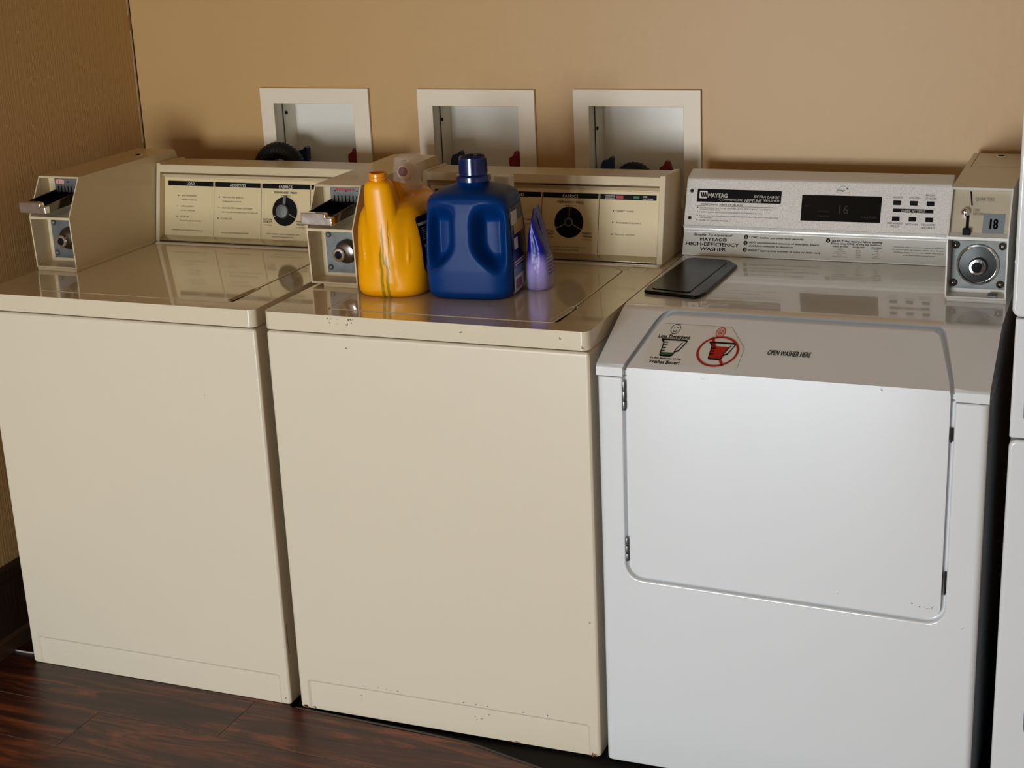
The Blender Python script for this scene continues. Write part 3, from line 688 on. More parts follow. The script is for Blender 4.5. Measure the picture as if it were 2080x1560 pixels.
def coin_meter(t, x0, x1, yo, zb, paint, inside, slide, mid=False):
    """coin box standing on the left or right end of a washer; yo shifts it back"""
    w_ = x1-x0; k = (zb-H)
    Y = lambda y: y+yo; Z = lambda z: z+k
    yb = 0.652
    bm = new()
    prof = [(Y(0.2085), Z(0.8985)), (Y(0.2045), Z(1.0165)), (Y(0.2555), Z(1.1005)), (Y(yb-0.012), Z(1.1005)), (Y(yb), Z(1.078)), (Y(yb), Z(0.8985))]
    prism(bm, prof, x0, x1)
    cb = link('coin_box', bm, paint, t)
    s_ = 0.0032
    d_up, d_lo = (0.285, 0.262) if slide else (0.0, 0.242)
    c = new(); prism(c, [(Y(0.18), Z(0.9025)), (Y(0.18), Z(1.0115)), (Y(0.21), Z(1.0115)), (Y(d_lo), Z(1.0035)), (Y(d_lo), Z(0.9025))], x0+s_, x1-s_)
    cuts = [c]
    if slide:
        c = new(); prism(c, [(Y(0.15), Z(1.0150)), (Y(0.2065), Z(1.0175)), (Y(d_up), Z(1.0330)), (Y(d_up), Z(1.0965)), (Y(0.15), Z(1.0965))], x0+s_, x1-s_); cuts.append(c)
    else:
        c = new(); prism(c, [(Y(0.15), Z(1.0150)), (Y(0.2065), Z(1.0175)), (Y(0.2215), Z(1.0235)), (Y(0.2650), Z(1.0965)), (Y(0.15), Z(1.0965))], x0+s_, x1-s_); cuts.append(c)
    boolean(cb, cuts); finish(cb, 0.0012, 2, 30)
    bm = new(); box(bm, x0+0.004 if not mid else x0+0.03, x1+0.001, Y(0.2055), Y(yb), Z(H), Z(H+0.0065)); sub('base_plate', bm, paint, cb, bevel=0.001, seg=2)
    # lower recess: plate, lock and rivets
    yp = Y(d_lo); bm = new(); px0 = x0+(0.014 if slide else 0.006)
    prism(bm, rrect(px0, x1-s_-0.001, Z(0.911), Z(1.003), 0.002, 2), yp-0.0025, yp-0.0002, 'y')
    pl = sub('lock_plate', bm, GALV, cb)
    bm = new(); lx = (x0+0.0555) if slide else (x0+0.0555); lz = Z(0.955) if slide else Z(0.958)
    if slide:
        lathe(bm, [(0.026, 0), (0.0255, -0.010), (0.021, -0.018), (0.014, -0.020)], (lx+0.010, yp-0.0025, lz+0.004), 'y', 36, 0)
        lathe(bm, [(0.0145, -0.012), (0.0145, -0.024), (0.0125, -0.026), (0.0085, -0.0262), (0.0075, -0.022)], (lx, yp-0.0025, lz), 'y', 32, 1)
        lathe(bm, [(0.0074, -0.018), (0.0074, -0.0225), (0.004, -0.0235)], (lx, yp-0.0025, lz), 'y', 24, 2)
        lab(sub('lock', bm, [DARK_CHROME, CHROME, BLACK_INK], cb, smooth=40), 'dark chrome lock cylinder with bright ring')
    else:
        lathe(bm, [(0.040, 0), (0.0385, -0.004), (0.0355, -0.0055), (0.0345, -0.002), (0.030, -0.0012), (0.016, -0.001)], (lx, yp-0.0025, lz), 'y', 44, 1)
        lathe(bm, [(0.034, -0.0018), (0.015, -0.0040)], (lx, yp-0.0030, lz), 'y', 44, 0)
        lathe(bm, [(0.0165, -0.003), (0.0165, -0.014), (0.0145, -0.017), (0.0105, -0.0172), (0.0095, -0.014)], (lx, yp-0.0025, lz-0.002), 'y', 36, 1)
        lathe(bm, [(0.0094, -0.010), (0.0094, -0.0145), (0.004, -0.0155)], (lx, yp-0.0025, lz-0.002), 'y', 24, 2)
        lab(sub('lock', bm, [mat('lock_dish', srgb(34, 35, 32), 0.35, 0.4), CHROME, BLACK_INK], cb, smooth=40), 'round dished chrome lock with bright rim')
    if slide: rv = [(x0+0.022, Z(0.993)), (x0+0.022, Z(0.922))]
    else: rv = [(x0+0.014, Z(0.9945)), (x1-0.013, Z(0.9945)), (x0+0.012, Z(0.9215)), (x1-0.014, Z(0.9215))]
    for (a, b) in rv:
        bm = new(); rivet(bm, a, yp-0.0024, b, 0.0062 if slide else 0.0075); sub('rivet', bm, GALV if slide else DARK_CHROME, cb, smooth=True)
    # key lock on the top face
    bm = new(); lz_ = Z(1.1005); ly = Y(0.54) if slide else Y(0.60)
    lathe(bm, [(0.0105, 0.0), (0.0105, 0.0012), (0.008, 0.0025)], (x0+0.073 if slide else x0+0.0585, ly, lz_), 'z', 28, 0)
    lathe(bm, [(0.0065, 0.0026), (0.0065, 0.0034), (0.002, 0.0034)], (x0+0.073 if slide else x0+0.0585, ly, lz_), 'z', 20, 1)
    sub('top_key_lock', bm, [CHROME, BLACK_INK], cb, smooth=40)
    if slide:
        # upper recess: slotted plate
        yq = Y(d_up); bm = new(); prism(bm, rrect(x0+0.012, x1-s_-0.001, Z(1.036), Z(1.0945), 0.002, 2), yq-0.0022, yq-0.0002, 'y')
        sub('coin_plate', bm, paint, cb)
        bm = new(); prism(bm, rrect(x0+0.0225, x1-s_-0.003, Z(1.040), Z(1.091), 0.001, 2), yq-0.004, yq-0.0023, 'y')
        sub('steel_insert', bm, GALV, cb)
        bm = new(); Pm = lambda x, z: (x, yq-0.0045, z)
        for i in range(8):
            xx = x0+0.0315+i*0.0088
            quad(bm, Pm, xx-0.0013, xx+0.0013, Z(1.060), Z(1.0735))
        quad(bm, Pm, x0+0.026, x1-0.007, Z(1.046), Z(1.060))
        for i in range(3): disc(bm, Pm, x0+0.034+i*0.026, Z(1.083), 0.0016, 12)
        quad(bm, Pm, x0+0.0225, x1-0.0065, Z(1.0905), Z(1.0925))
        if mid:
            for i in range(7): quad(bm, Pm, x0+0.036+i*0.0065, x0+0.0405+i*0.0065, Z(1.0835), Z(1.0885), 1)
        else:
            poly(bm, Pm, [(x0+0.027, Z(1.079)), (x0+0.048, Z(1.078)), (x0+0.050, Z(1.0865)), (x0+0.042, Z(1.0895)), (x0+0.027, Z(1.0885))], 2)
        sub('coin_slot_comb', bm, [BLACK_INK, RED_INK, PINK], cb)
        # the push-in slide: open tray with a chrome front block
        sx0, sx1 = x0+0.0215, x0+0.0915; yf0 = Y(0.150); zt = Z(1.060); zl = Z(1.037)
        bm = new()
        box(bm, sx0+0.002, sx1-0.002, yf0+0.012, Y(0.283), zl+0.004, zl+0.0075)
        prism(bm, [(yf0+0.010, zl), (yf0+0.010, zt-0.003), (Y(0.283), zt+0.006), (Y(0.283), zl+0.004)], sx0+0.001, sx0+0.004)
        prism(bm, [(yf0+0.010, zl), (yf0+0.010, zt-0.006), (Y(0.283), zt+0.004), (Y(0.283), zl+0.004)], sx1-0.004, sx1-0.001)
        tr = sub('slide_tray', bm, DARK_CHROME, cb, bevel=0.0006, seg=2)
        bm = new(); pr = [(sx0-0.001, zl), (sx1, zl-0.001), (sx1, zt-0.008), (sx1-0.013, zt-0.0075), (sx1-0.0145, zt-0.001), (sx1-0.020, zt+0.001), (sx0-0.001, zt+0.0015)]
        prism(bm, rounded(pr, 0.0015, 3), yf0, yf0+0.016, 'y'); sub('slide_handle', bm, CHROME, cb, bevel=0.002)
        bm = new(); Pq = lambda x, y: (x, y, zl+0.0155)
        for i in range(7):
            xx = sx0+0.010+i*0.0083
            for r_ in range(2):
                box(bm, xx-0.0026, xx+0.0026, Y(0.250)+r_*0.013, Y(0.259)+r_*0.013, zl+0.0070, zl+0.0125+0.004*r_)
        sub('coin_slots', bm, BLACK_INK, cb)
    return cb

cream_washer(-0.711, 'cream top loading coin washer in the corner by the left wall, lid clear', False)
cream_washer(0.0, 'cream coin washer in the middle, jugs on its lid, chipped front rim', True)

# ---------------- white front-loading washer ----------------
X0, X1 = 0.700, 1.400; ZT = 0.900
t = thing('washing_machine', 'white coin washer with wide front door and silver speckled control panel', 'washing machine', (X0, 0, 0))
def out_door(d):
    return rounded([(0.757-d, 0.413-d), (1.3345+d, 0.398-d), (1.3365+d, 0.829), (1.296+d*1.1, 0.8875+d*0.9), (0.788-d*1.1, 0.8885+d*0.9), (0.7585-d, 0.829)],
                   [0.024+d, 0.024+d, 0.05, 0.018+d*0.6, 0.022+d*0.6, 0.03], 6)
fold = lambda y: 0.83+y*0.39
def band(dep, top=0.25, frontout=0.06):
    """profile (y,z) of the layer behind the front face, dep thick"""
    s = 0.39/math.hypot(1, 0.39); c_ = 1/math.hypot(1, 0.39)
    return [(-frontout, 0.30), (dep, 0.30), (dep, 0.83-dep*0.8), (top, fold(top)-dep*1.05), (top, 1.1), (-frontout, 1.1)]
def door_cut(dep, d):
    a = new(); prism(a, out_door(d), -0.07, 0.22, 'y')
    ao = link('tmp1', a, WHITE); b = new(); prism(b, band(dep), 0.6, 1.5)
    boolean(ao, [b], 'INTERSECT'); bm = new(); bm.from_mesh(ao.data); me = ao.data; bpy.data.objects.remove(ao); bpy.data.meshes.remove(me)
    return bm
bm = new(); prism(bm, rrect(X0, X1, 0.0, 0.70, 0.012), 0.002, 0.8085, 'z'); cab = link('cabinet', bm, WHITE, t)
boolean(cab, [door_cut(0.013, 0.0080)]); finish(cab, 0.004, 3, 40)
bm = new(); pr = [(0.0, 0.8105), (0.0, 0.827), (0.006, 0.833), (0.165, 0.894), (0.190, 0.9), (0.70, 0.9), (0.70, 0.8105)]
prism(bm, pr, X0-0.0005, X1+0.0005); topc = link('top_cover', bm, WHITE, t)
boolean(topc, [door_cut(0.013, 0.0080)]); finish(topc, 0.0055, 4, 40)
# door: outline prism cut by the folded profile
a = new(); prism(a, out_door(0), -0.07, 0.22, 'y'); dr = link('door', a, WHITE, t)
b = new(); prism(b, [(0.001, 0.30), (0.001, 0.8285), (0.20, 0.8285+0.199*0.385), (0.20, 0.8285+0.199*0.385-0.02), (0.018, 0.815), (0.018, 0.30)], 0.6, 1.5)
boolean(dr, [b], 'INTERSECT'); finish(dr, 0.005, 4, 25)
for z0, z1 in ((0.744, 0.802), (0.440, 0.489)):                        # hinges in the left gap
    bm = new(); n3 = (z1-z0)/3
    for i in range(3): lathe(bm, [(0.0040, z0+i*n3+0.0008), (0.0044, z0+i*n3+0.002), (0.0044, z0+(i+1)*n3-0.002), (0.0040, z0+(i+1)*n3-0.0008)], (0.7515, 0.004, 0), 'z', 14)
    sub('hinge', bm, HINGE, dr, smooth=35)
for z0, z1 in ((0.447, 0.490), (0.735, 0.760)):
    bm = new(); box(bm, 1.3385, 1.3415, 0.0045, 0.0128, z0, z1); link('latch_slot', bm, BLACKGAP, t)
# door print and the detergent sticker; s measured up the slope
Ps = lambda x, z: (x, (z-0.8285)/0.385, z+0.0006)
S1 = lambda x, z: (x, (z-0.8285)/0.385-0.0003, z+0.0010); S2 = lambda x, z: (x, (z-0.8285)/0.385-0.0006, z+0.0014)
bm = new(); poly(bm, Ps, rounded([(0.7835, 0.8345), (0.960, 0.8345), (0.961, 0.857), (0.9235, 0.879), (0.795, 0.879), (0.780, 0.865)], 0.003, 3)); st = lab(link('sticker', bm, CLEARST, t), 'clear sticker with detergent pictograms')
bm = new(); zs = 0.36                                                   # z per slope length
def SP(x, v): return S1(x, v)
ringp(bm, SP, 0.8195, 0.8735, 0.0051, 0.0057, 28, 0, kx=1.6)
ringp(bm, SP, 0.8195, 0.8735, 0.0026, 0.0032, 10, 0, kx=1.6, a0=PI*1.15, a1=PI*1.85)
for dx in (-0.0028, 0.0028): disc(bm, SP, 0.8195+dx, 0.8752, 0.0006, 8, 0, rx=0.0009)
text(bm, 'Less Detergent', SP, 0.7935, 0.8535, 0.8650, 0.0040, 0, bold=0.02)
text(bm, 'For Best Results Use 1/4 Cup', SP, 0.7945, 0.8530, 0.8410, 0.0017, 0, bold=0.02)
text(bm, 'Washes Better!', SP, 0.7955, 0.8525, 0.8370, 0.0036, 0, bold=0.02)
def cup(ox, liquid, full):
    k = 0.385
    fz = lambda p: (ox+p[0]*0.001, 0.8435+p[1]*0.001*k)
    # measuring cup outline in millimetres
    o_ = [(-24, 46), (22, 46), (25, 43), (16, 16), (9, 12), (8, 3), (5, 0), (-14, 0), (-16, 3), (-18, 38), (-24, 46)]
    top_ = 40 if full else 9
    poly(bm, SP, [fz(p) for p in [(-15, 1), (6, 1), (8, 10), (14 if full else 8, 36 if full else 10), (-17, 36 if full else 10)]], liquid)
    line(bm, S2, [fz(p) for p in o_], 0.0016, 0)
    line(bm, S2, [fz(p) for p in [(17, 39), (9, 17)]], 0.0013, 0)
    for j in range(4): line(bm, S2, [fz(p) for p in [(-17, 14+8*j), (-10, 14+8*j)]], 0.0009, 0)
cup(0.826, 3, False)
lab(sub('sticker_print', bm, [BLACK_INK, WHITE_INK, RED_INK, GREEN_INK, PINK], st), 'green measuring cup pictogram with a smiling face')
bm = new()
ringp(bm, SP, 0.9065, 0.8728, 0.0050, 0.0057, 28, 2, kx=1.6); disc(bm, SP, 0.9065, 0.8728, 0.005, 24, 4, rx=0.008)
ringp(bm, S2, 0.9065, 0.8700, 0.0018, 0.0024, 10, 2, kx=1.6, a0=PI*.15, a1=PI*.85)
for dx in (-0.0026, 0.0026): disc(bm, S2, 0.9065+dx, 0.8746, 0.0006, 8, 2, rx=0.0009)
cup(0.918, 2, True)
# prohibition ring, drawn with constant stroke on the slope
for i in range(56):
    pts = [(0.9145+0.0385*math.cos(2*PI*(i+q)/56), 0.8518+0.0165*math.sin(2*PI*(i+q)/56)) for q in (0, 1)]
    n_ = [(0.9145+0.0345*math.cos(2*PI*(i+q)/56), 0.8518+0.0146*math.sin(2*PI*(i+q)/56)) for q in (0, 1)]
    poly(bm, S2, [pts[0], pts[1], n_[1], n_[0]], 2)
poly(bm, S2, [(0.893, 0.8662), (0.898, 0.8672), (0.907, 0.857), (0.903, 0.856)], 2)
poly(bm, S2, [(0.921, 0.844), (0.926, 0.844), (0.935, 0.8375), (0.930, 0.8368)], 2)
lab(sub('sticker_print', bm, [BLACK_INK, WHITE_INK, RED_INK, GREEN_INK, PINK], st), 'red crossed out measuring cup pictogram with a sad face')
bm = new(); text(bm, 'OPEN WASHER HERE', Ps, 1.0055, 1.0835, 0.8550, 0.0055, 0, shear=0.12, bold=0.01)
lab(link('printed_lettering', bm, BLACK_INK, t), 'worn black lettering on the door slope')
bm = new(); rr = random.Random(2)
bm.free()
for sp, yy in (((0.905, 0.818, 0.006, 0.001, 3), 0.0006), ((1.215, 0.822, 0.006, 0.001, 3), 0.0006), ((1.30, 0.425, 0.025, 0.008, 7), 0.0006), ((1.16, 0.425, 0.01, 0.003, 2), 0.0006), ((1.375, 0.39, 0.002, 0.002, 2), -0.0004)):
    bm = new(); flecks(bm, lambda x, z: (x, yy, z), [sp], rr); link('scuff_mark', bm, FAINT_INK, t)

# dispenser lid
bm = new(); dp = rounded([(0.713, 0.262), (0.827, 0.238), (0.836, 0.275), (0.840, 0.512), (0.812, 0.552), (0.735, 0.560), (0.720, 0.548), (0.708, 0.30)], [0.008, 0.01, 0.01, 0.012, 0.02, 0.01, 0.01, 0.01], 5)
prism(bm, dp, 0.9003, 0.907, 'z'); dl = lab(link('dispenser_lid', bm, DISP, t, bevel=0.003), 'black glossy detergent dispenser lid')
bm = new(); prism(bm, rounded([(0.724, 0.278), (0.806, 0.262), (0.815, 0.53), (0.735, 0.54)], 0.008, 4), 0.9065, 0.9085, 'z'); sub('lid_inset', bm, DISP, dl, bevel=0.0008, seg=2)
# console
ys = lambda z: 0.62+0.377*(z-0.965); yt = lambda z: 0.605+0.37*(z-0.9025)
xa, xb = 0.6945, 1.2535
bm = new(); prof = [(yt(0.9005), 0.9005), (yt(0.9015), 0.904), (yt(0.9495), 0.9495), (ys(0.962)+0.0005, 0.953), (ys(0.965), 0.964), (ys(1.0585), 1.0585), (ys(1.0585)+0.006, 1.062), (0.70, 1.073), (0.705, 0.9005)]
prism(bm, prof, xa, xb); con = link('console', bm, WHITE_BOX, t, bevel=0.0012, seg=2)
N1 = 0.0012
bm = new(); prism(bm, [(ys(0.9655)-N1, 0.9655), (ys(1.057)-N1, 1.057), (ys(1.057)+0.002, 1.057), (ys(0.9655)+0.002, 0.9655)], xa+0.001, xb-0.001)
sub('speckled_panel', bm, FLECK, con)
bm = new(); prism(bm, [(yt(0.9485)-0.001, 0.9490), (yt(0.9485)-0.001, 0.953), (ys(0.9645)-0.002, 0.9635), (ys(0.9645), 0.9635), (yt(0.9485)+0.004, 0.949)], xa, xb)
sub('chrome_ledge', bm, FLECK, con)
bm = new(); prism(bm, [(yt(0.9025)-0.0006, 0.9035), (yt(0.948)-0.0006, 0.948), (yt(0.948)+0.001, 0.948), (yt(0.9025)+0.001, 0.9035)], xa+0.001, xb-0.001)
sub('instruction_strip', bm, STRIPW, con)
A1 = lambda x, z: (x, ys(z)-N1-0.0004, z); A2 = lambda x, z: (x, ys(z)-N1-0.0008, z)
bm = new()
poly(bm, A1, rounded([(0.7196, 1.0124), (0.9036, 1.0128), (0.9036, 1.0386), (0.7199, 1.0387)], 0.0015, 3))
poly(bm, A2, rounded([(0.7245, 1.0195), (0.742, 1.0195), (0.7425, 1.0345), (0.725, 1.0345)], 0.002, 3), 1)
A3 = lambda x, z: (x, ys(z)-N1-0.0012, z)
for i in range(3): poly(bm, A3, [(0.7268+i*0.0045, 1.0320), (0.7298+i*0.0045, 1.0320), (0.7330+i*0.0045, 1.0218), (0.7300+i*0.0045, 1.0218)], 0)
text(bm, 'MAYTAG', A2, 0.7445, 0.7865, 1.0262, 0.0090, 1, bold=0.02)
text(bm, 'EXTRA LARGE', A2, 0.8444, 0.9000, 1.0260, 0.0050, 1, shear=0.25, bold=0.01)
text(bm, 'COMMERCIAL', A2, 0.7695, 0.8210, 1.0183, 0.0046, 1, shear=0.25, bold=0.01)
text(bm, 'NEPTUNE', A2, 0.8250, 0.8620, 1.0175, 0.0064, 1, shear=0.2, bold=0.02)
text(bm, 'WASHER', A2, 0.8664, 0.9000, 1.0190, 0.0046, 1, shear=0.25, bold=0.01)
text(bm, 'PERSONAL SAFETY RULES', A1, 0.7293, 0.8225, 1.0075, 0.0036, 0, shear=0.25, bold=0.01)
line(bm, A1, [(0.7205, 1.0042), (0.9030, 1.0046)], 0.0007)
for x, x1, z, s in ((0.7285, 0.8890, 1.0000, 'NEVER REACH INTO THE WASHER UNTIL THE TUB HAS COMPLETELY'), (0.7285, 0.773, 0.9965, 'STOPPED SPINNING.'),
                    (0.7285, 0.8654, 0.9916, 'NEVER WASH ARTICLES CONTAINING FLAMMABLE FUMES.'), (0.7285, 0.9010, 0.9840, 'NEVER ALLOW CHILDREN TO OPERATE OR TO PLAY IN, WITH OR AROUND'),
                    (0.7290, 0.756, 0.9800, 'THE WASHER.'), (0.7290, 0.7945, 0.9748, 'NEVER SIT ON THE WASHER.')):
    text(bm, s, A1, x, x1, z, 0.0025, 2)
for z in (1.0008, 0.9918, 0.9845, 0.9755): disc(bm, A1, 0.7235, z, 0.0011, 10)
poly(bm, A1, [(0.9484, 0.981), (1.1139, 0.9817), (1.1144, 1.0334), (0.9478, 1.0327)], 3)
text(bm, '16', A2, 1.028, 1.047, 1.006, 0.018, 5); text(bm, 'VEND PRICE', A2, 0.984, 1.008, 1.001, 0.003, 5); text(bm, 'ADD', A2, 0.954, 0.965, 1.011, 0.0028, 5)
text(bm, 'MINUTES', A2, 0.984, 1.008, 0.9915, 0.0028, 4); text(bm, 'FASTER', A2, 1.075, 1.107, 0.9918, 0.0036, 4)
# small scribbled emblem above the display
line(bm, A1, [(1.019, 1.0395), (1.0220, 1.046), (1.0275, 1.0510), (1.035, 1.0525), (1.0405, 1.050), (1.0445, 1.0455)], 0.0005, 2)
line(bm, A1, [(1.0185, 1.0390), (1.0300, 1.0380)], 0.0004, 2)
text(bm, 'energy', A1, 1.0205, 1.0370, 1.0440, 0.0046, 0, shear=0.4)
poly(bm, A1, [(1.0385, 1.0460), (1.0415, 1.0490), (1.0440, 1.0455)], 2); disc(bm, A1, 1.0455, 1.0395, 0.0009, 8, 0)
for x in (1.1457, 1.1795, 1.2130):
    quad(bm, A1, x-0.0077, x+0.0077, 1.0178, 1.0268); quad(bm, A1, x-0.0077, x+0.0077, 0.9868, 0.9955)
    text(bm, 'LIGHT', A2, x-0.006, x+0.006, 1.0218, 0.002, 5)
quad(bm, A1, 1.1386, 1.2200, 1.0040, 1.0110); text(bm, 'FABRIC SETTINGS', A2, 1.1560, 1.2040, 1.0074, 0.0044, 1, shear=0.25, bold=0.01)
text(bm, 'WHITES', A1, 1.1361, 1.1561, 1.0327, 0.0040, 2); text(bm, 'COLORS', A1, 1.1695, 1.1915, 1.0327, 0.0040, 2)
text(bm, 'BRIGHT', A1, 1.2025, 1.2215, 1.0388, 0.0038, 2); text(bm, 'COLORS', A1, 1.2020, 1.2240, 1.0325, 0.0040, 2)
text(bm, 'PERMANENT', A1, 1.1290, 1.1600, 0.9822, 0.0038, 2); text(bm, 'PRESS', A1, 1.1365, 1.1545, 0.9762, 0.0038, 2)
text(bm, 'WOOLENS', A1, 1.1660, 1.1920, 0.9815, 0.0038, 2)
text(bm, 'DELICATES', A1, 1.1985, 1.2265, 0.9815, 0.0038, 2); text(bm, 'AND KNITS', A1, 1.1985, 1.2255, 0.9754, 0.0038, 2)
for z in (1.0341, 0.9789): ringp(bm, A1, 0.7073, z, 0.0, 0.0040, 18, 2); ringp(bm, A2, 0.7073, z, 0.0, 0.0018, 10, 0)
sub('printed_lettering', bm, [BLACK_INK, WHITE_INK, GREY_INK, GLASSBLK, AMBER, DGREY], con)
B1 = lambda x, z: (x, yt(z)-0.0010, z); B2 = lambda x, z: (x, yt(z)-0.0014, z)
bm = new()
text(bm, 'Simple To Operate!', B1, 0.7173, 0.8027, 0.9438, 0.0050, 0, shear=0.25, bold=0.02)
text(bm, 'MAYTAG\u00ae', B1, 0.7325, 0.7915, 0.9345, 0.0066, 0, bold=0.025)
text(bm, 'HIGH-EFFICIENCY', B1, 0.7015, 0.8190, 0.9248, 0.0072, 0, bold=0.025)
text(bm, 'WASHER', B1, 0.7339, 0.7910, 0.9150, 0.0070, 0, bold=0.025)
for n_, x, z in (('1', 0.8331, 0.9422), ('2', 0.8328, 0.9302), ('3', 0.8326, 0.9165), ('4', 1.0088, 0.9418)):
    disc(bm, B1, x, z, 0.0045, 24); text(bm, n_, B2, x-0.0014, x+0.0016, z, 0.0052, 1, bold=0.02)
for s, x, x1, z, hh, bo in (('LOAD washer and close door securely.', 0.8409, 0.9586, 0.9422, 0.0038, .02), ('ADD recommended amounts of detergent, bleach', 0.8401, 0.9902, 0.9320, 0.0038, .02),
    ('and fabric softener to dispenser.', 0.8406, 0.9380, 0.9253, 0.0036, .02), ('INSERT appropriate number of coins or debit card.', 0.8406, 0.9950, 0.9162, 0.0038, .02),
    ('SELECT the desired fabric setting.', 1.0166, 1.1223, 0.9418, 0.0040, .02), ('Press only ONE of the six buttons.', 1.0162, 1.1211, 0.9367, 0.0038, .02),
    ('FABRIC SETTING', 1.0194, 1.0514, 0.9308, 0.0026, .02), ('WATER TEMP', 1.0608, 1.0857, 0.9308, 0.0026, .02), ('SPIN SPEED', 1.0994, 1.1215, 0.9308, 0.0026, .02),
    ('Please Note: When a cycle is interrupted by opening the', 1.1457, 1.2475, 0.9349, 0.0022, .01), ('the selected cycle will remain in display. Also, "Restart"', 1.1419, 1.2471, 0.9298, 0.0022, .01),
    ('will flash in display. To restart the washer, close door or', 1.1457, 1.2476, 0.9246, 0.0022, .01), ('press desired fabric setting keypad.', 1.1655, 1.2307, 0.9192, 0.0022, .01)):
    text(bm, s, B1, x, x1, z, hh, 0, bold=bo)
for i, (a, b_, c_) in enumerate((('Whites', 'Hot', 'High'), ('Colors', 'Warm', 'High'), ('Bright Colors', 'Cold', 'High'), ('Permanent Press', 'Warm', 'Medium'), ('Woolens', 'Cold', 'Low'), ('Delicates & Knits', 'Cold', 'Medium'))):
    z = 0.9280-i*0.0034
    for s, cx, k in ((a, 1.0354, 0.00088), (b_, 1.0732, 0.0013), (c_, 1.1105, 0.0012)): text(bm, s, B1, cx-len(s)*k, cx+len(s)*k, z, 0.0020, 0)
sub('instruction_lettering', bm, [BLACK_INK, STRIPW], con)
# coin box of the white washer
cb = coin_meter(t, 1.2825, 1.3935, 0.122, ZT, WHITE_BOX, WHITE_BOX, False)
kz = ZT-H; yu = lambda z: 0.122+0.2215+(z-kz-1.0235)*(0.0435/0.073)
C0 = lambda x, z: (x, yu(z)-0.001, z); C1 = lambda x, z: (x, yu(z)-0.0018, z); C2 = lambda x, z: (x, yu(z)-0.0026, z)
bm = new(); quad(bm, C0, 1.2862, 1.3900, 1.0275, 1.1032); sub('face_plate', bm, BOXPLATE, cb)
bm = new()
line(bm, C1, [(1.3173, 1.0985), (1.3213, 1.0770)], 0.0026, 0)
line(bm, C1, [(1.3158, 1.0568), (1.3168, 1.0330)], 0.0055, 0)
text(bm, 'QUARTERS', C1, 1.3265, 1.3600, 1.0873, 0.0060, 2); text(bm, 'COIN', C1, 1.3247, 1.3356, 1.0685, 0.0046, 2); text(bm, 'RETURN', C1, 1.3250, 1.3440, 1.0622, 0.0046, 2)
quad(bm, C1, 1.3440, 1.3825, 1.0298, 1.0632, 3); text(bm, '18', C2, 1.3570, 1.3705, 1.0465, 0.0172, 0, bold=0.03)
sub('plate_marking', bm, [BLACK_INK, WHITE_INK, FAINT_INK, STICKER], cb)
bm = new(); bmesh.ops.create_uvsphere(bm, u_segments=24, v_segments=14, radius=0.0082)
for v in bm.verts: v.co = v.co+Vector((1.3111, yu(1.0651)-0.007, 1.0651))
sub('return_knob', bm, CHROME, cb, smooth=True)
bm = new(); box(bm, 1.3095, 1.3240, yu(1.030)-0.010, yu(1.030), 1.0255, 1.0390); sub('return_lever', bm, BLACK_INK, cb, bevel=0.002)
bm = new(); zz = ZT-H+1.1010
line(bm, lambda x, y: (x, y, zz), [(1.2935, 0.762), (1.2935, 0.602), (1.3935, 0.602)], 0.0010); sub('access_panel_seam', bm, FAINT_INK, cb)
for a in (1.36,):
    bm = new(); box(bm, a, a+0.016, 0.332, 0.355, 0.9105, 0.9135); sub('inner_tab', bm, GALV, cb)

# ---------------- stacked laundry machine at the right edge ----------------
t = thing('stacked_laundry_machine', 'white stacked laundry machine cut off by the right edge of the photo', 'laundry machine', (1.436, 0, 0))
def face(name, z0, z1, m, y0=0.0, rad=0.014):
    bm = new(); prism(bm, rrect(1.4345 if name != 'upper_cabinet' else 1.4285, 2.12, z0, z1, rad), y0, 0.72, 'y'); return link(name, bm, m, t, bevel=0.006, seg=3, ang=50)
lowc = face('lower_cabinet', 0.002, 0.7505, WHITE); midc = face('control_fascia', 0.7535, 0.9630, WHITE, 0.001, 0.004); upc = face('upper_cabinet', 0.9665, 1.87, WHITE, -0.006)
bm = new(); prism(bm, rrect(1.4555, 2.08, 0.785, 0.885, 0.01), -0.0012, 0.004, 'y'); sub('control_window', bm, STICKER, midc)
bm = new()
for y_, r0, r1, mi in ((0, 0, 0, 0),):
    prism(bm, rrect(1.4865, 1.60, 0.182, 0.300, 0.03), -0.003, 0.004, 'y', 0)
hd = sub('door_pull', bm, mat('grey_pull', srgb(120, 122, 124), 0.35), lowc, bevel=0.002)
bm = new(); prism(bm, rrect(1.491, 1.596, 0.187, 0.238, 0.022), -0.0038, -0.002, 'y'); sub('pull_recess', bm, mat('dark_grey_recess', srgb(52, 52, 54), 0.4), lowc)
bm = new(); lathe(bm, [(0.20, 0), (0.20, -0.012), (0.17, -0.016), (0.165, -0.008)], (1.78, -0.004, 1.40), 'y', 48); sub('dryer_door', bm, WHITE, upc, smooth=35)

# ---------------- things on the middle washer's lid ----------------
ZL = H+0.0012
def R7(a, c):
    ca, sa = math.cos(a), math.sin(a)
    return lambda u, v: (c[0]+u*ca-v*sa, c[1]+u*sa+v*ca)
def ring_pts(n, rx, ry, p):
    m = n*10; P_ = [superell(2*PI*i/m, rx, ry, p) for i in range(m+1)]; L_ = [0]
    for a, b in zip(P_, P_[1:]): L_.append(L_[-1]+math.hypot(b[0]-a[0], b[1]-a[1]))
    out = []; k = 0
    for i in range(n):
        t = L_[-1]*i/n
        while L_[k+1] < t: k += 1
        q = (t-L_[k])/max(1e-12, L_[k+1]-L_[k]); out.append((P_[k][0]+(P_[k+1][0]-P_[k][0])*q, P_[k][1]+(P_[k+1][1]-P_[k][1])*q))
    return out
def superell(t, rx, ry, p):
    c, s = math.cos(t), math.sin(t)
    return (rx*math.copysign(abs(c)**(2/p), c), ry*math.copysign(abs(s)**(2/p), s))
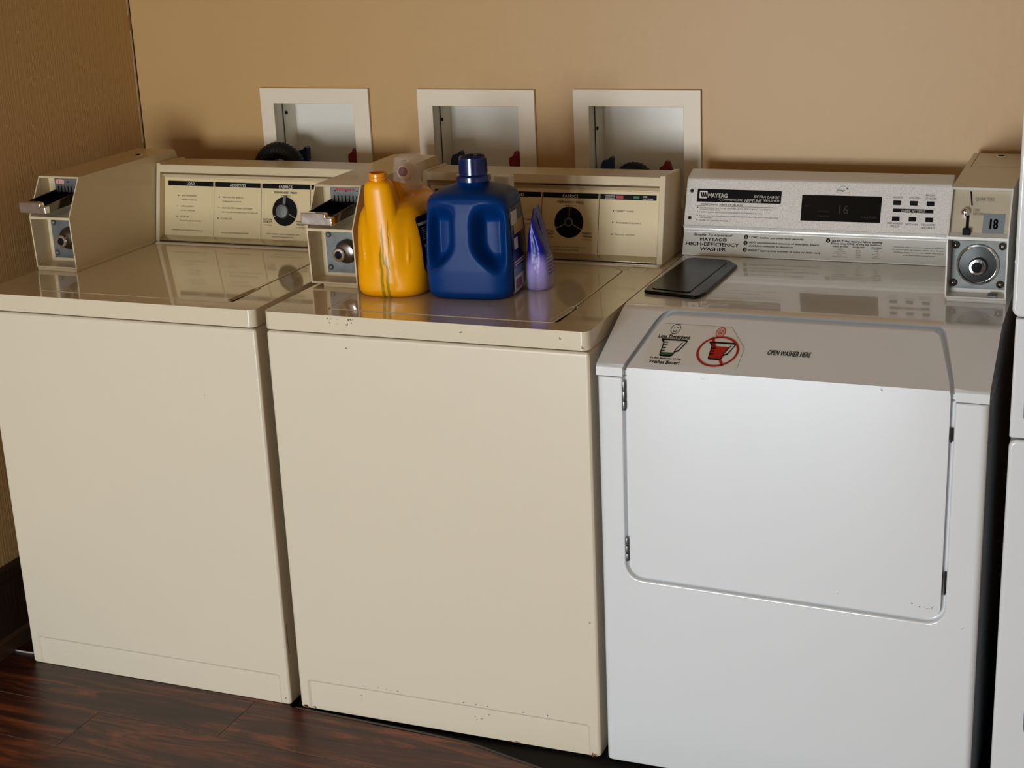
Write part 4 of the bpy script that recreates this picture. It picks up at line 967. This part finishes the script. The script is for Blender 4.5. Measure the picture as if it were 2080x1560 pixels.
def loft(bm, rings, n=72, mi=0, disp=None, T=None):
    """rings: (z, cu, cv, ru, rv, p) in a local frame; T maps (u,v) to (x,y)"""
    prev = None; first = None
    for z, cu, cv, ru, rv, p in rings:
        ring = []
        for u, v in ring_pts(n, ru, rv, p):
            u += cu; v += cv
            if disp: u, v = disp(u, v, z)
            x, y = T(u, v) if T else (u, v)
            ring.append(bm.verts.new((x, y, z)))
        if prev:
            for i in range(n):
                f = bm.faces.new((prev[i], prev[(i+1) % n], ring[(i+1) % n], ring[i])); f.material_index = mi
        else: first = ring
        prev = ring
    bm.faces.new(first); bm.faces.new(prev)
def interp(keys, z):
    for a, b in zip(keys, keys[1:]):
        if a[0] <= z <= b[0]:
            k = (z-a[0])/(b[0]-a[0]) if b[0] > a[0] else 0; k2 = k*k*(3-2*k)
            return [a[i]+(b[i]-a[i])*k for i in range(1, len(a))]
    return list(keys[-1][1:]) if z > keys[-1][0] else list(keys[0][1:])

# blue jug (local frame u across, v depth; handle in the front)
BC = (0.3665, 0.238)
t = thing('detergent_jug', 'blue plastic detergent jug with dark blue cap, handle facing the front', 'detergent jug', (BC[0], BC[1], ZL), 'laundry products on the lid')
TB = R7(math.radians(6), BC)
kb = [(0.0, 0.082, 0.070, 3.6), (0.004, 0.087, 0.077, 4.0), (0.014, 0.0905, 0.0805, 4.4), (0.06, 0.0915, 0.082, 4.6), (0.13, 0.0895, 0.081, 4.6), (0.175, 0.0865, 0.079, 4.4), (0.194, 0.0845, 0.077, 4.2), (0.203, 0.081, 0.074, 4.0), (0.211, 0.070, 0.064, 3.4), (0.2185, 0.048, 0.046, 2.6), (0.223, 0.036, 0.036, 2.1), (0.229, 0.0295, 0.0295, 2.0), (0.240, 0.0285, 0.0285, 2.0)]
zsB = [0.240*i/110 for i in range(111)]
def sm(a, b, x):
    k = max(0, min(1, (x-a)/(b-a))); return k*k*(3-2*k)
def dispB(u, v, z):
    h = z-ZL
    if v > -0.02 or h < 0.045 or h > 0.232: return u, v
    frontness = sm(-0.02, -0.055, v)
    hw = 0.0135+0.052*(1-sm(0.035, 0.125, h))**1.6+0.004*sm(0.17, 0.2, h)   # half width of the handle column
    cu = -0.004-0.012*sm(0.13, 0.19, h)*0+0.006*sm(0.15, 0.2, h)
    d = abs(u-cu)-hw
    side = 1-sm(0.062, 0.087, abs(u+0.001))
    vert = sm(0.045, 0.09, h)*(1-sm(0.150, 0.200, h))
    m = sm(0.0, 0.026, d)*side*vert
    return u, v+0.046*m*frontness-0.006*sm(0.012, 0.0, abs(u-cu))*0
bm = new(); loft(bm, [(ZL+z, 0, 0, *interp(kb, z)) for z in zsB], 240, 0, dispB, TB)
bj = link('jug_body', bm, BLUEJ, t, smooth=True)
bm = new(); cz = ZL+0.2325; ccx, ccy = BC
lathe(bm, [(0.0335, 0.0), (0.0355, 0.001), (0.0355, 0.010), (0.0335, 0.0125), (0.0295, 0.013), (0.0285, 0.014), (0.0272, 0.047), (0.0258, 0.049), (0.024, 0.046), (0.0235, 0.030), (0.0005, 0.029)], (ccx+0.002, ccy, cz-0.004), 'z', 72)
cp = link('cap', bm, BLUECAP, t, smooth=30)
bm = new()
for i in range(60):
    a = 2*PI*i/60; r_ = 0.0283
    box(bm, -0.0007, 0.0007, -0.0006, 0.0006, 0, 0.028)
    for v in list(bm.verts)[-8:]:
        x, y, z = v.co; v.co = Vector((ccx+0.002+(r_-0.028*0*z+x)*math.cos(a)-y*math.sin(a)-(z*0.035)*math.cos(a), ccy+(r_+x)*math.sin(a)+y*math.cos(a)-(z*0.035)*math.sin(a), cz+0.011+z))
sub('cap_ribs', bm, BLUECAP, cp)
def side_patch(bm, keys, T, ZL, v0, v1, z0, z1, mi, off, nu=10, nz=14, shape=None):
    """a patch on the +u side of a jug following its superellipse"""
    g = []
    for j in range(nz+1):
        h = z0+(z1-z0)*j/nz; ru, rv, p = interp(keys, h); row = []
        a, b = v0, v1
        if shape: a, b = shape(h, v0, v1)
        for i in range(nu+1):
            v = a+(b-a)*i/nu; q = min(0.999, abs(v)/rv)
            u = ru*(1-q**p)**(1/p)+off; x, y = T(u, v); row.append(bm.verts.new((x, y, ZL+h)))
        g.append(row)
    for j in range(nz):
        for i in range(nu):
            f = bm.faces.new((g[j][i], g[j][i+1], g[j+1][i+1], g[j+1][i])); f.material_index = mi
bm = new()
side_patch(bm, kb, TB, ZL, -0.045, 0.055, 0.018, 0.180, 0, 0.0008)
side_patch(bm, kb, TB, ZL, -0.040, 0.00, 0.145, 0.172, 1, 0.0012); side_patch(bm, kb, TB, ZL, -0.030, 0.04, 0.125, 0.150, 4, 0.0012)
side_patch(bm, kb, TB, ZL, -0.036, -0.01, 0.095, 0.118, 1, 0.0014); side_patch(bm, kb, TB, ZL, -0.042, 0.03, 0.068, 0.0715, 1, 0.0014); side_patch(bm, kb, TB, ZL, -0.036, 0.03, 0.0625, 0.0655, 1, 0.0014)
side_patch(bm, kb, TB, ZL, -0.045, 0.03, 0.040, 0.058, 2, 0.0012)
for k in range(4): side_patch(bm, kb, TB, ZL, -0.041, 0.02, 0.0425+0.004*k, 0.044+0.004*k, 0, 0.0016)
side_patch(bm, kb, TB, ZL, -0.043, 0.03, 0.006, 0.040, 1, 0.0012)
for k in range(9): side_patch(bm, kb, TB, ZL, -0.034+0.0045*k, -0.032+0.0045*k+0.0008*(k % 2), 0.014, 0.034, 3, 0.0016, 1)
sub('side_label', bm, [BLUELAB, LABWHITE, LABCYAN, PURPLE, LABGOLD], bj)

# yellow jug
YC = (0.1905, 0.262)
t = thing('detergent_jug', 'yellow orange detergent jug with open neck, green drips and a clear spout cap', 'detergent jug', (YC[0], YC[1], ZL), 'laundry products on the lid')
TY = R7(math.radians(7), YC)
ky = [(0.0, 0.068, 0.115, 3.4), (0.004, 0.074, 0.120, 3.6), (0.012, 0.0765, 0.123, 3.8), (0.05, 0.078, 0.124, 3.8), (0.10, 0.0765, 0.122, 3.6), (0.140, 0.0725, 0.119, 3.3), (0.162, 0.067, 0.115, 3.0), (0.178, 0.058, 0.108, 2.8), (0.187, 0.044, 0.092, 2.6), (0.192, 0.022, 0.05, 2.3)]
def dispY(u, v, z):
    h = z-ZL; k = sm(0.02, 0.10, h)*sm(-0.05, -0.11, v)*sm(0.020, 0.045, abs(u-0.002))
    return u-0.006*sm(0.08, 0.19, h)*sm(0.0, -0.1, v), v+0.010*k
bm = new()
loft(bm, [(ZL+0.192*i/60, 0, 0, *interp(ky, 0.192*i/60)) for i in range(61)], 120, 0, dispY, TY)
# neck column
loft(bm, [(ZL+h, cu, vv, ru, rv, 2.4) for h, cu, vv, ru, rv in ((0.004, 0.010, -0.084, 0.032, 0.038), (0.03, 0.008, -0.085, 0.036, 0.041), (0.07, 0.004, -0.086, 0.036, 0.040), (0.11, -0.001, -0.088, 0.035, 0.036), (0.15, -0.005, -0.089, 0.0365, 0.033), (0.19, -0.009, -0.091, 0.0335, 0.030), (0.222, -0.0105, -0.093, 0.0300, 0.027), (0.232, -0.011, -0.094, 0.0265, 0.024), (0.238, -0.011, -0.095, 0.018, 0.018))], 48, 0, None, TY)
def lp(u, v, h): x, y = TY(u, v); return (x, y, ZL+h)
tube(bm, [lp(-0.008, -0.09, 0.185), lp(-0.004, -0.07, 0.197), lp(0.000, -0.045, 0.202), lp(0.004, -0.02, 0.194), lp(0.006, 0.0, 0.176), lp(0.008, 0.02, 0.15)], lambda s: 0.027-0.002*s, 20)
tube(bm, [lp(-0.002, -0.07, 0.15), lp(0.004, -0.03, 0.16), lp(0.008, 0.0, 0.145)], 0.036, 20)
loft(bm, [(ZL+h, 0.002, 0.066, r_, r_, 2.0) for h, r_ in ((0.15, 0.050), (0.180, 0.046), (0.187, 0.041), (0.191, 0.036))], 40, 0, None, TY)
for s_ in (1, -1):
    tube(bm, [lp(s_*0.030-0.008, -0.085, 0.175), lp(s_*0.038-0.006, -0.094, 0.150), lp(s_*0.047-0.002, -0.1005, 0.115), lp(s_*0.047, -0.1075, 0.08), lp(s_*0.042+0.002, -0.1115, 0.045), lp(s_*0.036+0.004, -0.1145, 0.02)], lambda q: 0.0056*(1-0.6*q), 12)
yj = link('jug_body', bm, YEL, t)
md = yj.modifiers.new('r', 'REMESH'); md.mode = 'VOXEL'; md.voxel_size = 0.0016
ms = yj.modifiers.new('s', 'SMOOTH'); ms.factor = 0.6; ms.iterations = 14
bpy.context.view_layer.update(); bake(yj)
yj.data.materials.clear(); yj.data.materials.append(YEL)
yj.data.polygons.foreach_set('use_smooth', [True]*len(yj.data.polygons))
bm = new(); nx, ny = TY(-0.011, -0.095)
lathe(bm, [(0.0185, 0.240), (0.0192, 0.2425), (0.0192, 0.2445), (0.0172, 0.246), (0.0172, 0.2495), (0.0196, 0.251), (0.0196, 0.253), (0.0178, 0.2545), (0.0178, 0.2595), (0.0188, 0.2605), (0.0185, 0.2620), (0.0155, 0.2620), (0.0150, 0.2600), (0.0150, 0.235), (0.001, 0.234)], (nx, ny, ZL-0.0095), 'z', 48)
sub('open_neck', bm, mat('yellow_neck_plastic', srgb(238, 150, 10), 0.3, coat=0.3), yj, smooth=40)
bm = new()
shp = lambda h, a, b: (a+0.02*(1-sm(0.0, 0.03, h-0.028))+0.012*sm(0.15, 0.172, h), b)
side_patch(bm, ky, TY, ZL, -0.088, 0.09, 0.026, 0.160, 0, 0.0012, 14, 24, shp)
side_patch(bm, ky, TY, ZL, -0.086, 0.07, 0.1420, 0.1475, 1, 0.0018)
for k in range(6): side_patch(bm, ky, TY, ZL, -0.079, -0.064, 0.113+0.0045*k, 0.1142+0.0045*k, 1, 0.0018, 4, 1)
side_patch(bm, ky, TY, ZL, -0.058, -0.047, 0.112, 0.138, 1, 0.0018, 4, 6, lambda h, a, b: ((a+b)/2-(b-a)/2*math.sqrt(max(0, 1-((h-0.125)/0.0135)**2)), (a+b)/2+(b-a)/2*math.sqrt(max(0, 1-((h-0.125)/0.0135)**2))))
side_patch(bm, ky, TY, ZL, -0.078, -0.058, 0.098, 0.1025, 1, 0.0018, 6, 1)
for k in range(7): side_patch(bm, ky, TY, ZL, -0.078, 0.03-(k % 3)*0.02, 0.0715+0.0040*k, 0.0728+0.0040*k, 1, 0.0018, 8, 1)
side_patch(bm, ky, TY, ZL, -0.082, 0.06, 0.060, 0.0665, 2, 0.0018); side_patch(bm, ky, TY, ZL, -0.080, -0.02, 0.044, 0.060, 1, 0.0018)
for a in (-0.070, -0.052): side_patch(bm, ky, TY, ZL, a, a+0.012, 0.047, 0.058, 3, 0.0022, 3, 3)
for k in range(5): side_patch(bm, ky, TY, ZL, -0.066, -0.058, 0.0305+0.0026*k, 0.0315+0.0026*k, 1, 0.0022, 2, 1)
sub('side_label', bm, [LABBLACK, LABWHITE, LABGREEN, STICKER], yj)
sx, sy2 = TY(0.002, 0.066)
bm = new(); lathe(bm, [(0.026, 0.186), (0.026, 0.200), (0.022, 0.204), (0.018, 0.212), (0.018, 0.230), (0.016, 0.238), (0.010, 0.243)], (sx, sy2, ZL), 'z', 40)
lathe(bm, [(0.013, 0.0), (0.0160, -0.006), (0.0160, -0.020), (0.0145, -0.022)], (sx-0.002, sy2-0.004, ZL+0.228), 'y', 32)
spt = link('spout', bm, SPOUT, t, smooth=40)
bm = new(); lathe(bm, [(0.0098, -0.020), (0.0098, -0.0245), (0.008, -0.0255)], (sx-0.003, sy2-0.004, ZL+0.230), 'y', 28); sub('tap_button', bm, PURPLE, spt, smooth=40)
bm = new(); th_ = 0.0012
lathe(bm, [(0.0370, 0.190), (0.0350, 0.225), (0.0330, 0.252), (0.0300, 0.2595), (0.020, 0.2625), (0.001, 0.2635)], (sx, sy2, ZL), 'z', 64)
link('clear_cap', bm, CLEAR, t, smooth=40)

# stand-up pouch
PC = (0.4825, 0.292)
t = thing('detergent_pouch', 'blue and lavender glossy pouch standing right of the blue jug', 'detergent pouch', (PC[0], PC[1], ZL), 'laundry products on the lid')
bm = new(); rings = []
ky2 = [(0.0, 0.022, 0.030, 2.4), (0.003, 0.0250, 0.034, 2.6), (0.03, 0.0265, 0.036, 2.6), (0.06, 0.0250, 0.036, 2.6), (0.09, 0.0185, 0.036, 2.8), (0.115, 0.0115, 0.035, 3), (0.135, 0.005, 0.034, 3), (0.146, 0.0013, 0.033, 3), (0.168, 0.0012, 0.031, 4)]
def dispP(u, v, z):
    h = z-ZL; fold = 0.010*sm(0.02, 0.10, h)*(1-abs(u)/0.028 if abs(u) < 0.028 else 0)
    return u+0.004*math.sin(h*50+v*40)*sm(0.05, 0.16, h)-0.006*sm(0.06, 0.168, h), v+(fold if v < 0 else 0)-0.003*(abs(u) < 0.002)*sm(0.1, 0, h)
loft(bm, [(ZL+0.168*i/40, 0, 0, *interp(ky2, 0.168*i/40)) for i in range(41)], 64, 0, dispP, R7(math.radians(4), PC))
pb = link('pouch_body', bm, POUCH, t, smooth=50)
TP = R7(math.radians(4), PC)
bm = new()
side_patch(bm, ky2, TP, ZL, -0.024, 0.024, 0.03, 0.068, 0, 0.0010, 6, 4)
for k in range(5): side_patch(bm, ky2, TP, ZL, -0.021, 0.018, 0.034+0.007*k, 0.036+0.007*k, 1, 0.0014, 6, 1)
sub('pouch_print', bm, [mat('film_lilac', srgb(150, 140, 196), 0.3), mat('film_navy', srgb(40, 44, 120), 0.3)], pb)

# purple bottle with a white cap, behind the blue jug
t = thing('purple_bottle', 'purple bottle with a white cap, almost hidden behind the blue jug', 'bottle', (0.3620, 0.405, ZL), 'laundry products on the lid')
bm = new(); loft(bm, [(ZL+h, 0, 0, a, b, p) for h, a, b, p in ((0, 0.036, 0.028, 3), (0.006, 0.041, 0.032, 3), (0.10, 0.0405, 0.032, 3), (0.135, 0.036, 0.028, 2.8), (0.155, 0.024, 0.021, 2.3), (0.165, 0.016, 0.016, 2))], 56, 0, None, R7(0, (0.3640, 0.405)))
link('bottle_body', bm, PURPLE_B, t, smooth=True)
bm = new(); prism(bm, rrect(0.3480, 0.3830, 0.388, 0.422, 0.006), ZL+0.165, ZL+0.209, 'z'); link('cap', bm, WCAP, t, bevel=0.003)

# strip lying on the floor by the left washer
bm = new(); tube(bm, [(-0.790, 0.034, 0.0025), (-0.775, 0.033, 0.0028), (-0.755, 0.033, 0.0025), (-0.735, 0.036, 0.0025)], 0.0022, 8)
o = link('plastic_strip', bm, STRIP, smooth=True); o['label'] = 'small pale plastic strip on the floor beside the corner washer'; o['category'] = 'strip'
